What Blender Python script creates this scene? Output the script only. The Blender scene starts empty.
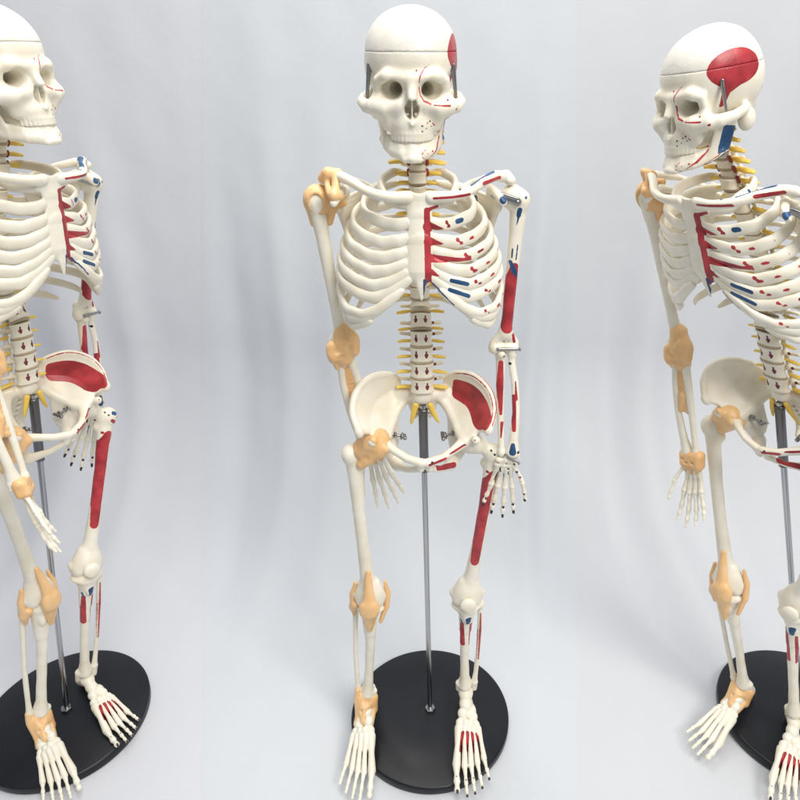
import bpy, math, random
import numpy as np
from mathutils import Matrix, Vector
random.seed(7); np.random.seed(7)
C = bpy.context.scene.collection
CM = 0.01
f32 = np.float32

# ------------------------------------------------------------------ solid modelling on a grid
class Field:
    """signed distance field: primitives are blended in, then the zero surface is meshed"""
    def __init__(s, lo, hi, h):
        s.h = h
        s.lo = np.array(lo, float) - 2.5*h
        n = [int(math.ceil((hi[i] - s.lo[i] + 2.5*h)/h)) + 1 for i in range(3)]
        s.n = n
        s.ax = [(s.lo[i] + h*np.arange(n[i])).astype(f32) for i in range(3)]
        s.d = np.full(n, 4.0, f32)
    def put(s, lo, hi, fn, k=0.0, sub=False):
        m = k + 3*s.h
        sl = []
        for i in range(3):
            a = max(0, int(math.floor((lo[i] - m - s.lo[i])/s.h)))
            b = min(s.n[i], int(math.ceil((hi[i] + m - s.lo[i])/s.h)) + 1)
            if b <= a: return s
            sl.append(slice(a, b))
        X = s.ax[0][sl[0]][:, None, None]; Y = s.ax[1][sl[1]][None, :, None]; Z = s.ax[2][sl[2]][None, None, :]
        v = fn(X, Y, Z).astype(f32)
        d = s.d[tuple(sl)]
        if sub: v = -v; d = -d; 
        if sub:
            # smooth max(d, -v): work on negatives
            a, b = d, -v
            if k > 0:
                hh = np.maximum(k - np.abs(a - b), 0)/k
                r = np.minimum(a, b) - hh*hh*k*0.25
            else: r = np.minimum(a, b)
            s.d[tuple(sl)] = -r
        else:
            if k > 0:
                hh = np.maximum(k - np.abs(d - v), 0)/k
                s.d[tuple(sl)] = np.minimum(d, v) - hh*hh*k*0.25
            else: s.d[tuple(sl)] = np.minimum(d, v)
        return s
    def tube(s, pts, r, k=0.15, flat=None, sub=False):
        pts = [np.array(p, float) for p in pts]
        if not hasattr(r, '__len__'): r = [r]*len(pts)
        if len(pts) == 1: pts = pts*2; r = list(r)*2
        rm = max(r)
        lo = np.min(pts, 0) - rm; hi = np.max(pts, 0) + rm
        if flat is not None:
            nv = np.array(flat[0], float); nv /= np.linalg.norm(nv); fs = flat[1] - 1
        def fn(X, Y, Z):
            out = None
            for i in range(len(pts) - 1):
                a, b = pts[i], pts[i+1]; ab = b - a; L2 = float(ab @ ab)
                px, py, pz = X - a[0], Y - a[1], Z - a[2]
                t = (px*ab[0] + py*ab[1] + pz*ab[2])/L2 if L2 > 1e-9 else 0*(px+py+pz)
                t = np.clip(t, 0, 1)
                px = px - t*ab[0]; py = py - t*ab[1]; pz = pz - t*ab[2]
                if flat is not None:
                    q = (px*nv[0] + py*nv[1] + pz*nv[2])*fs
                    px = px + q*nv[0]; py = py + q*nv[1]; pz = pz + q*nv[2]
                v = np.sqrt(px*px + py*py + pz*pz) - (r[i] + (r[i+1] - r[i])*t)
                out = v if out is None else np.minimum(out, v)
            return out
        return s.put(lo, hi, fn, k, sub)
    def ell(s, c, r, k=0.15, rot=None, sub=False):
        if not hasattr(r, '__len__'): r = (r, r, r)
        R = np.array(rot) if rot is not None else None
        rm = max(r)
        lo = [c[i] - (rm if rot is not None else r[i]) for i in range(3)]
        hi = [c[i] + (rm if rot is not None else r[i]) for i in range(3)]
        def fn(X, Y, Z):
            x, y, z = X - c[0], Y - c[1], Z - c[2]
            if R is not None:
                x, y, z = R[0][0]*x+R[1][0]*y+R[2][0]*z, R[0][1]*x+R[1][1]*y+R[2][1]*z, R[0][2]*x+R[1][2]*y+R[2][2]*z
            k0 = np.sqrt((x/r[0])**2 + (y/r[1])**2 + (z/r[2])**2)
            k1 = np.sqrt((x/r[0]**2)**2 + (y/r[1]**2)**2 + (z/r[2]**2)**2) + 1e-6
            return k0*(k0 - 1)/k1
        return s.put(lo, hi, fn, k, sub)
    def box(s, c, hs, rd, k=0.15, rot=None, sub=False):
        R = np.array(rot) if rot is not None else None
        rm = math.sqrt(sum(h*h for h in hs))
        lo = [c[i] - rm for i in range(3)]; hi = [c[i] + rm for i in range(3)]
        def fn(X, Y, Z):
            x, y, z = X - c[0], Y - c[1], Z - c[2]
            if R is not None:
                x, y, z = R[0][0]*x+R[1][0]*y+R[2][0]*z, R[0][1]*x+R[1][1]*y+R[2][1]*z, R[0][2]*x+R[1][2]*y+R[2][2]*z
            qx = np.abs(x) - (hs[0]-rd); qy = np.abs(y) - (hs[1]-rd); qz = np.abs(z) - (hs[2]-rd)
            o = np.sqrt(np.maximum(qx,0)**2 + np.maximum(qy,0)**2 + np.maximum(qz,0)**2)
            return o + np.minimum(np.maximum(qx, np.maximum(qy, qz)), 0) - rd
        return s.put(lo, hi, fn, k, sub)
    def clip(s, nv, off):       # keep nv.p < off
        v = (s.ax[0][:,None,None]*nv[0] + s.ax[1][None,:,None]*nv[1] + s.ax[2][None,None,:]*nv[2] - off).astype(f32)
        s.d = np.maximum(s.d, v); return s
    def rough(s, amp, fr, seed=0):   # slight cast-plastic unevenness
        rg = np.random.RandomState(seed)
        X, Y, Z = s.ax[0][:,None,None], s.ax[1][None,:,None], s.ax[2][None,None,:]
        acc = 0
        for i in range(5):
            w = rg.normal(0, 1, 3)*fr; p = rg.uniform(0, 6.28)
            acc = acc + np.sin(w[0]*X + w[1]*Y + w[2]*Z + p)
        s.d = s.d + (amp*acc/5).astype(f32); return s
    def copy(s):
        o = Field.__new__(Field); o.h = s.h; o.lo = s.lo; o.n = s.n; o.ax = s.ax; o.d = s.d.copy(); return o
    def mesh(s):
        d = s.d; nx, ny, nz = d.shape
        ins = d < 0
        cnt = np.zeros((nx-1, ny-1, nz-1), np.int8)
        cor = [(i, j, k) for i in (0,1) for j in (0,1) for k in (0,1)]
        for i, j, k in cor: cnt += ins[i:nx-1+i, j:ny-1+j, k:nz-1+k]
        act = np.argwhere((cnt > 0) & (cnt < 8))
        idx = np.full(cnt.shape, -1, np.int64); idx[act[:,0], act[:,1], act[:,2]] = np.arange(len(act))
        acc = np.zeros((len(act), 3)); num = np.zeros(len(act))
        for a in range(8):
            for b in range(a+1, 8):
                ca, cb = np.array(cor[a]), np.array(cor[b])
                if np.abs(ca - cb).sum() != 1: continue
                va = d[act[:,0]+ca[0], act[:,1]+ca[1], act[:,2]+ca[2]]; vb = d[act[:,0]+cb[0], act[:,1]+cb[1], act[:,2]+cb[2]]
                m = (va < 0) != (vb < 0)
                t = va/np.where(va == vb, 1, va - vb)
                p = ca + t[:,None]*(cb - ca)
                acc[m] += p[m]; num[m] += 1
        V = s.lo + s.h*(act + acc/num[:,None])
        quads = []
        for ax in range(3):
            u, w = (ax+1) % 3, (ax+2) % 3
            sa = [slice(None)]*3; sb = [slice(None)]*3
            sa[ax] = slice(0, -1); sb[ax] = slice(1, None)
            A, B = ins[tuple(sa)], ins[tuple(sb)]
            e = np.argwhere(A != B)
            e = e[(e[:,u] > 0) & (e[:,w] > 0) & (e[:,u] < d.shape[u]-1) & (e[:,w] < d.shape[w]-1)]
            fl = A[e[:,0], e[:,1], e[:,2]]
            def cell(du, dw):
                q = e.copy(); q[:,u] += du; q[:,w] += dw
                return idx[q[:,0], q[:,1], q[:,2]]
            Q = np.stack([cell(-1,-1), cell(0,-1), cell(0,0), cell(-1,0)], 1)
            Q = np.where(fl[:,None], Q, Q[:, ::-1])
            quads.append(Q)
        return V, np.concatenate(quads)

def mesh_obj_data(name, V, Q, mat, paint=None, smooth=True):
    """V in cm; paint = {'red': [marks], 'blue': [marks], ...}"""
    me = bpy.data.meshes.new(name)
    V = np.asarray(V, float); Q = np.asarray(Q)
    me.vertices.add(len(V)); me.vertices.foreach_set('co', (V*CM).ravel().astype(f32))
    nv = Q.shape[1]
    me.loops.add(Q.size); me.loops.foreach_set('vertex_index', Q.ravel().astype(np.int32))
    me.polygons.add(len(Q)); me.polygons.foreach_set('loop_start', np.arange(0, Q.size, nv, dtype=np.int32))
    me.polygons.foreach_set('loop_total', np.full(len(Q), nv, np.int32))
    me.update(calc_edges=True); me.validate()
    me.polygons.foreach_set('use_smooth', np.full(len(me.polygons), smooth, bool))
    me.materials.append(mat)
    if paint:
        for col, marks in paint.items():
            val = np.full(len(V), -1.0)
            for mk in marks: val = np.maximum(val, mk(V))
            at = me.attributes.new(col, 'FLOAT', 'POINT'); at.data.foreach_set('value', val.astype(f32))
    me.update()
    return me

# marks: functions giving depth inside a painted patch (positive inside), in the bone's own coordinates (cm)
AX = {'xz': (0, 2), 'yz': (1, 2), 'xy': (0, 1), 'xyz': (0, 1, 2)}
def line(pts, r, ax='xz', cond=None):
    pts = [np.array(p, float) for p in pts]; ii = AX[ax]
    if not hasattr(r, '__len__'): r = [r]*len(pts)
    def fn(V):
        P = V[:, ii]; out = np.full(len(V), -9.0)
        if len(pts) == 1: out = r[0] - np.linalg.norm(P - pts[0], axis=1)
        for i in range(len(pts)-1):
            a, b = pts[i], pts[i+1]; ab = b - a
            t = np.clip(((P - a) @ ab)/max(ab @ ab, 1e-9), 0, 1)
            out = np.maximum(out, r[i] + (r[i+1]-r[i])*t - np.linalg.norm(P - a - t[:,None]*ab, axis=1))
        if cond is not None: out = np.minimum(out, cond(V))
        return out
    return fn
def oval(c, rr, ax='yz', cond=None, ang=0):
    ii = AX[ax]; ca, sa = math.cos(ang), math.sin(ang)
    def fn(V):
        p = V[:, ii] - np.array(c); u = p[:,0]*ca + p[:,1]*sa; v = -p[:,0]*sa + p[:,1]*ca
        out = (1 - np.sqrt((u/rr[0])**2 + (v/rr[1])**2))*min(rr)
        if cond is not None: out = np.minimum(out, cond(V))
        return out
    return fn
def poly(pts, ax='xz', cond=None):        # filled polygon
    pts = [np.array(p, float) for p in pts]; ii = AX[ax]
    def fn(V):
        P = V[:, ii]; n = len(pts); dist = np.full(len(P), 9.0); ins = np.zeros(len(P), bool)
        for i in range(n):
            a, b = pts[i], pts[(i+1) % n]; ab = b - a
            t = np.clip(((P-a) @ ab)/max(ab@ab, 1e-9), 0, 1)
            dist = np.minimum(dist, np.linalg.norm(P - a - t[:,None]*ab, axis=1))
            c = ((a[1] > P[:,1]) != (b[1] > P[:,1]))
            xx = a[0] + (P[:,1]-a[1])*(b[0]-a[0])/(b[1]-a[1] if b[1] != a[1] else 1e-9)
            ins ^= c & (P[:,0] < xx)
        out = np.where(ins, dist, -dist)
        if cond is not None: out = np.minimum(out, cond(V))
        return out
    return fn
front = lambda y: (lambda V: y - V[:,1])
back = lambda y: (lambda V: V[:,1] - y)
right = lambda x: (lambda V: V[:,0] - x)
both = lambda *c: (lambda V: np.min([k(V) for k in c], axis=0))

# ------------------------------------------------------------------ materials
def nodes(m):
    m.use_nodes = True; nt = m.node_tree
    return nt, nt.nodes['Principled BSDF']
PAINTS = [('orange', (0.74, 0.36, 0.10)), ('red', (0.40, 0.030, 0.040)), ('blue', (0.018, 0.075, 0.19)), ('brown', (0.15, 0.018, 0.035)), ('dark', (0.035, 0.025, 0.035))]
def bone_material(name, base, tint, rough=0.36, sss=0.12, paints=True, fibre=False, dark=(0.55,0.42,0.27)):
    m = bpy.data.materials.new(name); nt, b = nodes(m); N = nt.nodes; L = nt.links
    tc = N.new('ShaderNodeTexCoord')
    n1 = N.new('ShaderNodeTexNoise'); n1.inputs['Scale'].default_value = 55; n1.inputs['Detail'].default_value = 6
    L.new(tc.outputs['Object'], n1.inputs['Vector'])
    mx = N.new('ShaderNodeMix'); mx.data_type = 'RGBA'
    mx.inputs[6].default_value = (*base, 1); mx.inputs[7].default_value = (*tint, 1)
    rp = N.new('ShaderNodeMapRange'); rp.inputs[1].default_value = .38; rp.inputs[2].default_value = .68
    L.new(n1.outputs['Fac'], rp.inputs[0]); L.new(rp.outputs[0], mx.inputs[0])
    col = mx.outputs[2]
    if paints:
        n2 = N.new('ShaderNodeTexNoise'); n2.inputs['Scale'].default_value = 260; n2.inputs['Detail'].default_value = 2
        L.new(tc.outputs['Object'], n2.inputs['Vector'])
        for at, c in PAINTS:
            a = N.new('ShaderNodeAttribute'); a.attribute_name = at
            ad = N.new('ShaderNodeMath'); ad.operation = 'MULTIPLY_ADD'; ad.inputs[1].default_value = .06; 
            sb = N.new('ShaderNodeMath'); sb.operation = 'SUBTRACT'; sb.inputs[1].default_value = .5
            L.new(n2.outputs['Fac'], sb.inputs[0]); L.new(sb.outputs[0], ad.inputs[0]); L.new(a.outputs['Fac'], ad.inputs[2])
            # value is 0 when a bone has no such attribute: keep the threshold above it
            mr = N.new('ShaderNodeMapRange'); mr.inputs[1].default_value = .032; mr.inputs[2].default_value = .055
            L.new(ad.outputs[0], mr.inputs[0])
            m2 = N.new('ShaderNodeMix'); m2.data_type = 'RGBA'
            pc = N.new('ShaderNodeMix'); pc.data_type = 'RGBA'; pc.inputs[6].default_value = (*[q*.78 for q in c], 1); pc.inputs[7].default_value = (*[min(1, q*1.35+.012) for q in c], 1)
            L.new(rp.outputs[0], pc.inputs[0])
            L.new(mr.outputs[0], m2.inputs[0]); L.new(col, m2.inputs[6]); L.new(pc.outputs[2], m2.inputs[7])
            col = m2.outputs[2]
    L.new(col, b.inputs['Base Color'])
    b.inputs['Roughness'].default_value = rough
    b.inputs['Subsurface Weight'].default_value = sss
    b.inputs['Subsurface Radius'].default_value = (1.0, .7, .45); b.inputs['Subsurface Scale'].default_value = .004
    n3 = N.new('ShaderNodeTexNoise'); n3.inputs['Scale'].default_value = 420; n3.inputs['Detail'].default_value = 4
    L.new(tc.outputs['Object'], n3.inputs['Vector'])
    bp = N.new('ShaderNodeBump'); bp.inputs['Strength'].default_value = .22; bp.inputs['Distance'].default_value = .0006
    L.new(n3.outputs['Fac'], bp.inputs['Height'])
    if fibre:       # streaks along the band
        mp = N.new('ShaderNodeMapping'); mp.inputs['Scale'].default_value = (1,1,.12); L.new(tc.outputs['Object'], mp.inputs[0])
        n4 = N.new('ShaderNodeTexNoise'); n4.inputs['Scale'].default_value = 520; n4.inputs['Detail'].default_value = 3; L.new(mp.outputs[0], n4.inputs['Vector'])
        L.new(n4.outputs['Fac'], bp.inputs['Height']); bp.inputs['Strength'].default_value = .45; bp.inputs['Distance'].default_value = .001
        n1.inputs['Scale'].default_value = 90; rp.inputs[1].default_value = .3; L.new(mp.outputs[0], n1.inputs['Vector'])
    L.new(bp.outputs[0], b.inputs['Normal'])
    return m
M_BONE = bone_material('ivory_plastic', (.895, .85, .74), (.84, .775, .625))
M_CAP = bone_material('lit_cap_plastic', (.79, .765, .70), (.77, .73, .645))  # overhead light put into the ivory: whiter, and dimmed against burning out
M_LIG = bone_material('orange_ligament_rubber', (.88, .60, .32), (.83, .49, .21), .34, .35, paints=False, fibre=True)
M_NERVE = bone_material('yellow_nerve_rubber', (.92, .68, .13), (.86, .56, .09), .4, .15, paints=False)
M_DISC = bone_material('disc_rubber', (.50, .40, .27), (.40, .31, .2), .55, .0, paints=False)
M_RED = bone_material('red_artery_rubber', (.34, .05, .04), (.26, .03, .03), .4, .0, paints=False)
def metal(name, col, rough, scale=60):
    m = bpy.data.materials.new(name); nt, b = nodes(m)
    b.inputs['Metallic'].default_value = 1; b.inputs['Base Color'].default_value = (*col, 1)
    tc = nt.nodes.new('ShaderNodeTexCoord'); n = nt.nodes.new('ShaderNodeTexNoise'); n.inputs['Scale'].default_value = scale
    nt.links.new(tc.outputs['Object'], n.inputs['Vector'])
    mr = nt.nodes.new('ShaderNodeMapRange'); mr.inputs[3].default_value = rough*.8; mr.inputs[4].default_value = rough*1.3
    nt.links.new(n.outputs['Fac'], mr.inputs[0]); nt.links.new(mr.outputs[0], b.inputs['Roughness'])
    return m
M_CHROME = metal('chrome_tube', (.46, .47, .50), .22)
M_SLEEVE = metal('dark_steel_sleeve', (.16, .16, .17), .34)
M_STEEL = metal('steel_fitting', (.33, .33, .34), .32)
def base_material():
    m = bpy.data.materials.new('black_base_plastic'); nt, b = nodes(m); N = nt.nodes; L = nt.links
    tc = N.new('ShaderNodeTexCoord'); n = N.new('ShaderNodeTexNoise'); n.inputs['Scale'].default_value = 30; n.inputs['Detail'].default_value = 8
    L.new(tc.outputs['Object'], n.inputs['Vector'])
    mx = N.new('ShaderNodeMix'); mx.data_type = 'RGBA'; mx.inputs[6].default_value = (.006,.007,.010,1); mx.inputs[7].default_value = (.012,.013,.018,1)
    L.new(n.outputs['Fac'], mx.inputs[0]); 
    n2 = N.new('ShaderNodeTexNoise'); n2.inputs['Scale'].default_value = 700; n2.inputs['Detail'].default_value = 2
    L.new(tc.outputs['Object'], n2.inputs['Vector'])
    mr = N.new('ShaderNodeMapRange'); mr.inputs[1].default_value = .73; mr.inputs[2].default_value = .77
    L.new(n2.outputs['Fac'], mr.inputs[0])
    m2 = N.new('ShaderNodeMix'); m2.data_type = 'RGBA'; m2.inputs[7].default_value = (.10,.10,.105,1)
    L.new(mr.outputs[0], m2.inputs[0]); L.new(mx.outputs[2], m2.inputs[6]); L.new(m2.outputs[2], b.inputs['Base Color'])
    r2 = N.new('ShaderNodeMapRange'); r2.inputs[3].default_value = .24; r2.inputs[4].default_value = .46
    L.new(n.outputs['Fac'], r2.inputs[0]); L.new(r2.outputs[0], b.inputs['Roughness'])
    b.inputs['Specular IOR Level'].default_value = .35
    return m
M_BASE = base_material()
def cloth_material(name, col):
    m = bpy.data.materials.new(name); nt, b = nodes(m); N = nt.nodes; L = nt.links
    tc = N.new('ShaderNodeTexCoord'); n = N.new('ShaderNodeTexNoise'); n.inputs['Scale'].default_value = 3.5; n.inputs['Detail'].default_value = 5
    L.new(tc.outputs['Object'], n.inputs['Vector'])
    mx = N.new('ShaderNodeMix'); mx.data_type = 'RGBA'
    mx.inputs[6].default_value = (*col, 1); mx.inputs[7].default_value = (*[c*.93 for c in col], 1)
    L.new(n.outputs['Fac'], mx.inputs[0]); L.new(mx.outputs[2], b.inputs['Base Color'])
    b.inputs['Roughness'].default_value = .9; b.inputs['Sheen Weight'].default_value = .15
    n2 = N.new('ShaderNodeTexNoise'); n2.inputs['Scale'].default_value = 900; n2.inputs['Detail'].default_value = 3
    L.new(tc.outputs['Object'], n2.inputs['Vector'])
    n4 = N.new('ShaderNodeTexNoise'); n4.inputs['Scale'].default_value = 22; n4.inputs['Detail'].default_value = 4
    L.new(tc.outputs['Object'], n4.inputs['Vector'])
    ad = N.new('ShaderNodeMath'); ad.operation = 'MULTIPLY_ADD'; ad.inputs[1].default_value = 6
    L.new(n4.outputs['Fac'], ad.inputs[0]); L.new(n2.outputs['Fac'], ad.inputs[2])
    bp = N.new('ShaderNodeBump'); bp.inputs['Strength'].default_value = .25; bp.inputs['Distance'].default_value = .0006
    L.new(ad.outputs[0], bp.inputs['Height']); L.new(bp.outputs[0], b.inputs['Normal'])
    return m

# ------------------------------------------------------------------ sweeps
def spline(P, n):
    P = [np.array(p, float) for p in P]; P = [2*P[0]-P[1]] + P + [2*P[-1]-P[-2]]
    seg = len(P) - 3; out = []
    for t in np.linspace(0, seg, n):
        i = min(int(t), seg-1); u = t - i; a, b, c, d = P[i:i+4]
        out.append(.5*(2*b + (c-a)*u + (2*a-5*b+4*c-d)*u*u + (3*b-a-3*c+d)*u**3))
    return np.array(out)
def sweep(path, ra, rb, up, m=18):
    """tube of elliptic section; ra = half size along 'up' made square to the path, rb = the other way"""
    n = len(path); V = []; T = np.gradient(path, axis=0); T /= np.linalg.norm(T, axis=1)[:,None]
    th = np.linspace(0, 2*np.pi, m, endpoint=False)
    for i in range(n):
        u = np.array(up if np.ndim(up) == 1 else up[i], float); u = u - (u @ T[i])*T[i]; u /= np.linalg.norm(u); w = np.cross(T[i], u)
        V.append(path[i] + np.outer(np.cos(th)*ra[i], u) + np.outer(np.sin(th)*rb[i], w))
    V = np.concatenate(V); Q = []
    for i in range(n-1):
        for j in range(m):
            a, b = i*m+j, i*m+(j+1) % m; Q.append((a, b, b+m, a+m))
    # rounded ends collapse to a point
    for e, base in ((0, 0), (1, (n-1)*m)):
        c = V[base:base+m].mean(0); V = np.vstack([V, c]); ci = len(V)-1
        for j in range(m):
            a, b = base+j, base+(j+1) % m
            Q.append((b, a, ci, ci) if e == 0 else (a, b, ci, ci))
    return V, np.array(Q)
def tri_fix(V, Q, name, mat, paint=None):
    """quads with a doubled last corner become triangles"""
    me = bpy.data.meshes.new(name)
    faces = [tuple(int(x) for x in (q[:3] if q[2] == q[3] else q)) for q in Q]
    me.from_pydata([tuple(v*CM) for v in V], [], faces); me.validate()
    me.polygons.foreach_set('use_smooth', np.ones(len(me.polygons), bool))
    me.materials.append(mat)
    if paint:
        for col, marks in paint.items():
            val = np.full(len(V), -1.0)
            for mk in marks: val = np.maximum(val, mk(V))
            at = me.attributes.new(col, 'FLOAT', 'POINT'); at.data.foreach_set('value', val.astype(f32))
    me.update(); return me
def lathe(prof, m=32):
    th = np.linspace(0, 2*np.pi, m, endpoint=False); V = []
    for r, z in prof: V.append(np.stack([np.cos(th)*r, np.sin(th)*r, np.full(m, z)], 1))
    V = np.concatenate(V); n = len(prof); Q = []
    for i in range(n-1):
        for j in range(m): a, b = i*m+j, i*m+(j+1) % m; Q.append((a, b, b+m, a+m))
    return V, np.array(Q)
def flipx(V, Q): 
    V = np.array(V, float).copy(); V[:,0] *= -1
    return V, np.array([tuple(q[::-1]) if q[2] != q[3] else (q[1], q[0], q[2], q[2]) for q in Q]) if (Q[:,2] == Q[:,3]).any() else Q[:, ::-1]

# A library: name -> list of (mesh data) built once and shared by the three models
LIB = {}
def put_lib(key, V, Q, mat, paint=None): LIB[key] = mesh_obj_data(key.split('/')[0], V, Q, mat, paint)
def roty(a): c, s = math.cos(a), math.sin(a); return [[c,0,s],[0,1,0],[-s,0,c]]
def rotx(a): c, s = math.cos(a), math.sin(a); return [[1,0,0],[0,c,-s],[0,s,c]]
def rotz(a): c, s = math.cos(a), math.sin(a); return [[c,-s,0],[s,c,0],[0,0,1]]

# ================================================================== SKULL (chin at z=0, vertex z=12, face towards -y)
def build_skull():
    f = Field((-4.9,-5.9,-.3), (4.9,6.6,12.4), .085)
    f.ell((0,.75,7.7), (3.95,4.6,4.25), 0)
    f.ell((0,.45,8.9), (3.75,4.05,3.1), .6)
    f.ell((0,-1.35,8.0), (3.5,3.15,3.35), .8)
    f.ell((0,2.0,7.2), (3.95,3.2,3.6), .8)
    f.ell((0,2.4,4.6), (2.6,2.9,1.4), .8)
    # temples narrow behind the orbits
    for s in (-1,1):
        f.ell((s*4.3,-2.0,5.7), (1.25,1.5,1.9), .5, sub=True)
    # facial block
    f.ell((0,-2.5,4.7), (2.75,2.1,2.6), .5)
    f.ell((0,-3.0,3.0), (2.0,1.8,1.6), .45)
    f.ell((0,-1.0,3.0), (2.0,1.2,1.4), .3)
    f.tube([(-2.1,-4.0,6.85),(-.7,-4.3,6.72),(.7,-4.3,6.72),(2.1,-4.0,6.85)], .42, .6)
    for s in (-1,1):
        f.tube([(s*2.0,-4.0,6.8),(s*2.75,-3.45,6.5),(s*2.82,-3.15,5.6),(s*2.9,-3.15,4.8)], [.42,.42,.42,.55], .45)
        f.tube([(s*1.2,-4.1,4.55),(s*2.2,-3.85,4.3),(s*3.2,-3.2,4.35)], [.52,.72,.68], .5)
        f.tube([(s*3.1,-3.15,4.3),(s*3.9,-2.3,4.3),(s*4.35,-1.0,4.5),(s*4.25,.3,4.75),(s*3.6,1.2,4.9)], [.68,.6,.48,.42,.45], .25, flat=((s*.9,-.4,0),1.25))
        f.tube([(s*2.3,-3.6,4.2),(s*1.95,-3.2,2.9)], [.7,.6], .45)
        f.ell((s*3.15,1.9,3.7), (.7,.9,1.1), .4)
        f.ell((s*3.45,.85,4.5), (.45,.5,.45), .3)
    # nose bridge
    f.tube([(0,-4.3,6.5),(0,-4.65,5.75),(0,-5.0,5.2)], [.5,.42,.36], .4)
    f.tube([(0,-4.7,3.2),(0,-4.95,3.1)], [.35,.14], .2)
    # orbits
    for s in (-1,1):
        f.ell((s*1.56,-4.5,5.76), (.82,.9,.82), .2, rot=rotz(-s*.25), sub=True)
        f.tube([(s*1.56,-4.4,5.76),(s*1.25,-2.4,5.74),(s*.95,-1.2,5.7)], [.74,.52,.3], .2, sub=True)
        f.ell((s*1.72,-3.6,5.74), (.78,.9,.72), .2, sub=True)
    # nasal aperture, with its septum
    for s in (-1,1):
        f.ell((s*.31,-4.7,4.05), (.28,1.5,.6), .1, rot=roty(s*.28), sub=True)
        f.ell((s*.2,-4.9,4.6), (.24,1.4,.5), .1, sub=True)
    f.box((0,-3.95,4.2), (.055,.62,.85), .04, .04)
    for s in (-1,1): f.tube([(s*.55,-3.9,3.8),(s*.3,-4.0,3.85)], .12, .08)
    for s in (-1,1):
        f.ell((s*1.75,-4.85,3.5), (.5,.5,.5), .4, sub=True)
    # upper teeth on their arch
    for i in range(14):
        a = (i - 6.5)/6.5*1.22; x = 1.78*math.sin(a); y = -2.55 - 2.05*math.cos(a)
        w = .24 if abs(i-6.5) < 1 else .205
        f.tube([(x*.97,y+.1,2.75),(x*.99,y-.05,2.3)], [.2,.2], .18)
        f.box((x,y-.04,1.98), (w*.84,.18,.38), .09, .03, rot=rotz(a))
    f.rough(.02, 2.2, 3)
    zc = 8.55
    cap = f.copy(); cap.clip((0,-.03,-1), -zc-.004)
    low = f.copy(); low.clip((0,.03,1), zc-.006)
    L = right(1.9)
    temporal = lambda V: np.maximum(oval((-.35,8.4),(2.75,1.6),'yz')(V), line([(-.3,7.5),(-1.0,6.6),(-1.1,5.5)],[.9,.42,.3],'yz')(V))
    tmark = lambda V: np.minimum(np.minimum(temporal(V), V[:,0]-2.3), V[:,1]+3.15)
    fr = front(-3.3)
    red = [tmark,
        line([(1.75,7.9),(1.05,7.5),(.68,6.9),(.6,6.4)], [.04,.09,.1,.08],'xz',fr),
        line([(.6,6.0),(.68,5.4),(1.0,4.95),(1.55,4.72)], [.09,.09,.12,.13],'xz',fr),
        line([(1.85,4.62),(3.2,4.5)], [.1,.12],'xz',fr), line([(3.0,4.95)], .13,'xz',fr),
        line([(.4,7.3)], .13,'xz',fr), line([(3.8,4.15)], .17,'xz',fr),
        line([(.98,4.35),(1.02,3.8)], .07,'xz',fr),
        line([(1.3,3.15)], .12,'xz',fr),
        line([(1.75,3.1),(1.9,2.9)], .1,'xz',fr)]
    dark = [line([(.85,2.95)], .13,'xz',fr), line([(.85,2.5)], .13,'xz',fr), line([(1.2,2.72)], .1,'xz',fr), line([(1.5,3.28)], .12,'xz',fr), line([(1.62,2.85)], .1,'xz',fr),
        line([(3.6,6.2),(4.0,5.6),(4.4,4.9)], [.16,.18,.15],'yz', right(2.5))]
    V, Q = low.mesh(); put_lib('skull', V, Q, M_BONE, {'red': red, 'dark': dark})
    V, Q = cap.mesh(); put_lib('cranium_cap', V, Q, M_CAP, {'red': [tmark]})
    # jaw
    j = Field((-3.9,-5.3,-.4), (3.9,1.3,4.9), .08)
    for s in (-1,1):
        j.tube([(0,-4.5,.55),(s*.9,-4.35,.55),(s*1.6,-3.6,.65),(s*2.1,-2.1,.85),(s*2.5,-.7,1.25)], [.56,.56,.54,.52,.48], .2, flat=((.5*s,-.8,0),1.35))
        j.tube([(0,-4.35,1.1),(s*.9,-4.15,1.15),(s*1.6,-3.3,1.2),(s*2.05,-2.0,1.45)], [.44,.44,.44,.44], .3, flat=((.5*s,-.8,0),1.3))
        for q in range(6):
            t = q/5
            j.tube([(s*(2.3+.25*t),-1.9+1.9*t,1.1+.3*t),(s*(2.75+.3*t),-1.2+1.6*t,3.6+.1*t)], [.34,.3], .25, flat=((s,0,0),1.5))
        j.tube([(s*3.05,.2,3.6),(s*3.3,.35,4.45)], [.33,.4], .2)
        j.tube([(s*2.75,-1.1,3.6),(s*2.9,-1.25,4.5)], [.3,.16], .2)
        j.tube([(s*.12,-4.85,.25),(s*.6,-4.7,.15)], [.35,.3], .3)
    for i in range(14):
        a = (i - 6.5)/6.5*1.2; x = 1.62*math.sin(a); y = -2.5 - 1.95*math.cos(a)
        j.box((x,y-.05,1.42), (.165,.15,.34), .08, .03, rot=rotz(a))
    j.rough(.015, 2.5, 5)
    V, Q = j.mesh()
    fr = front(-.9)
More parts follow.
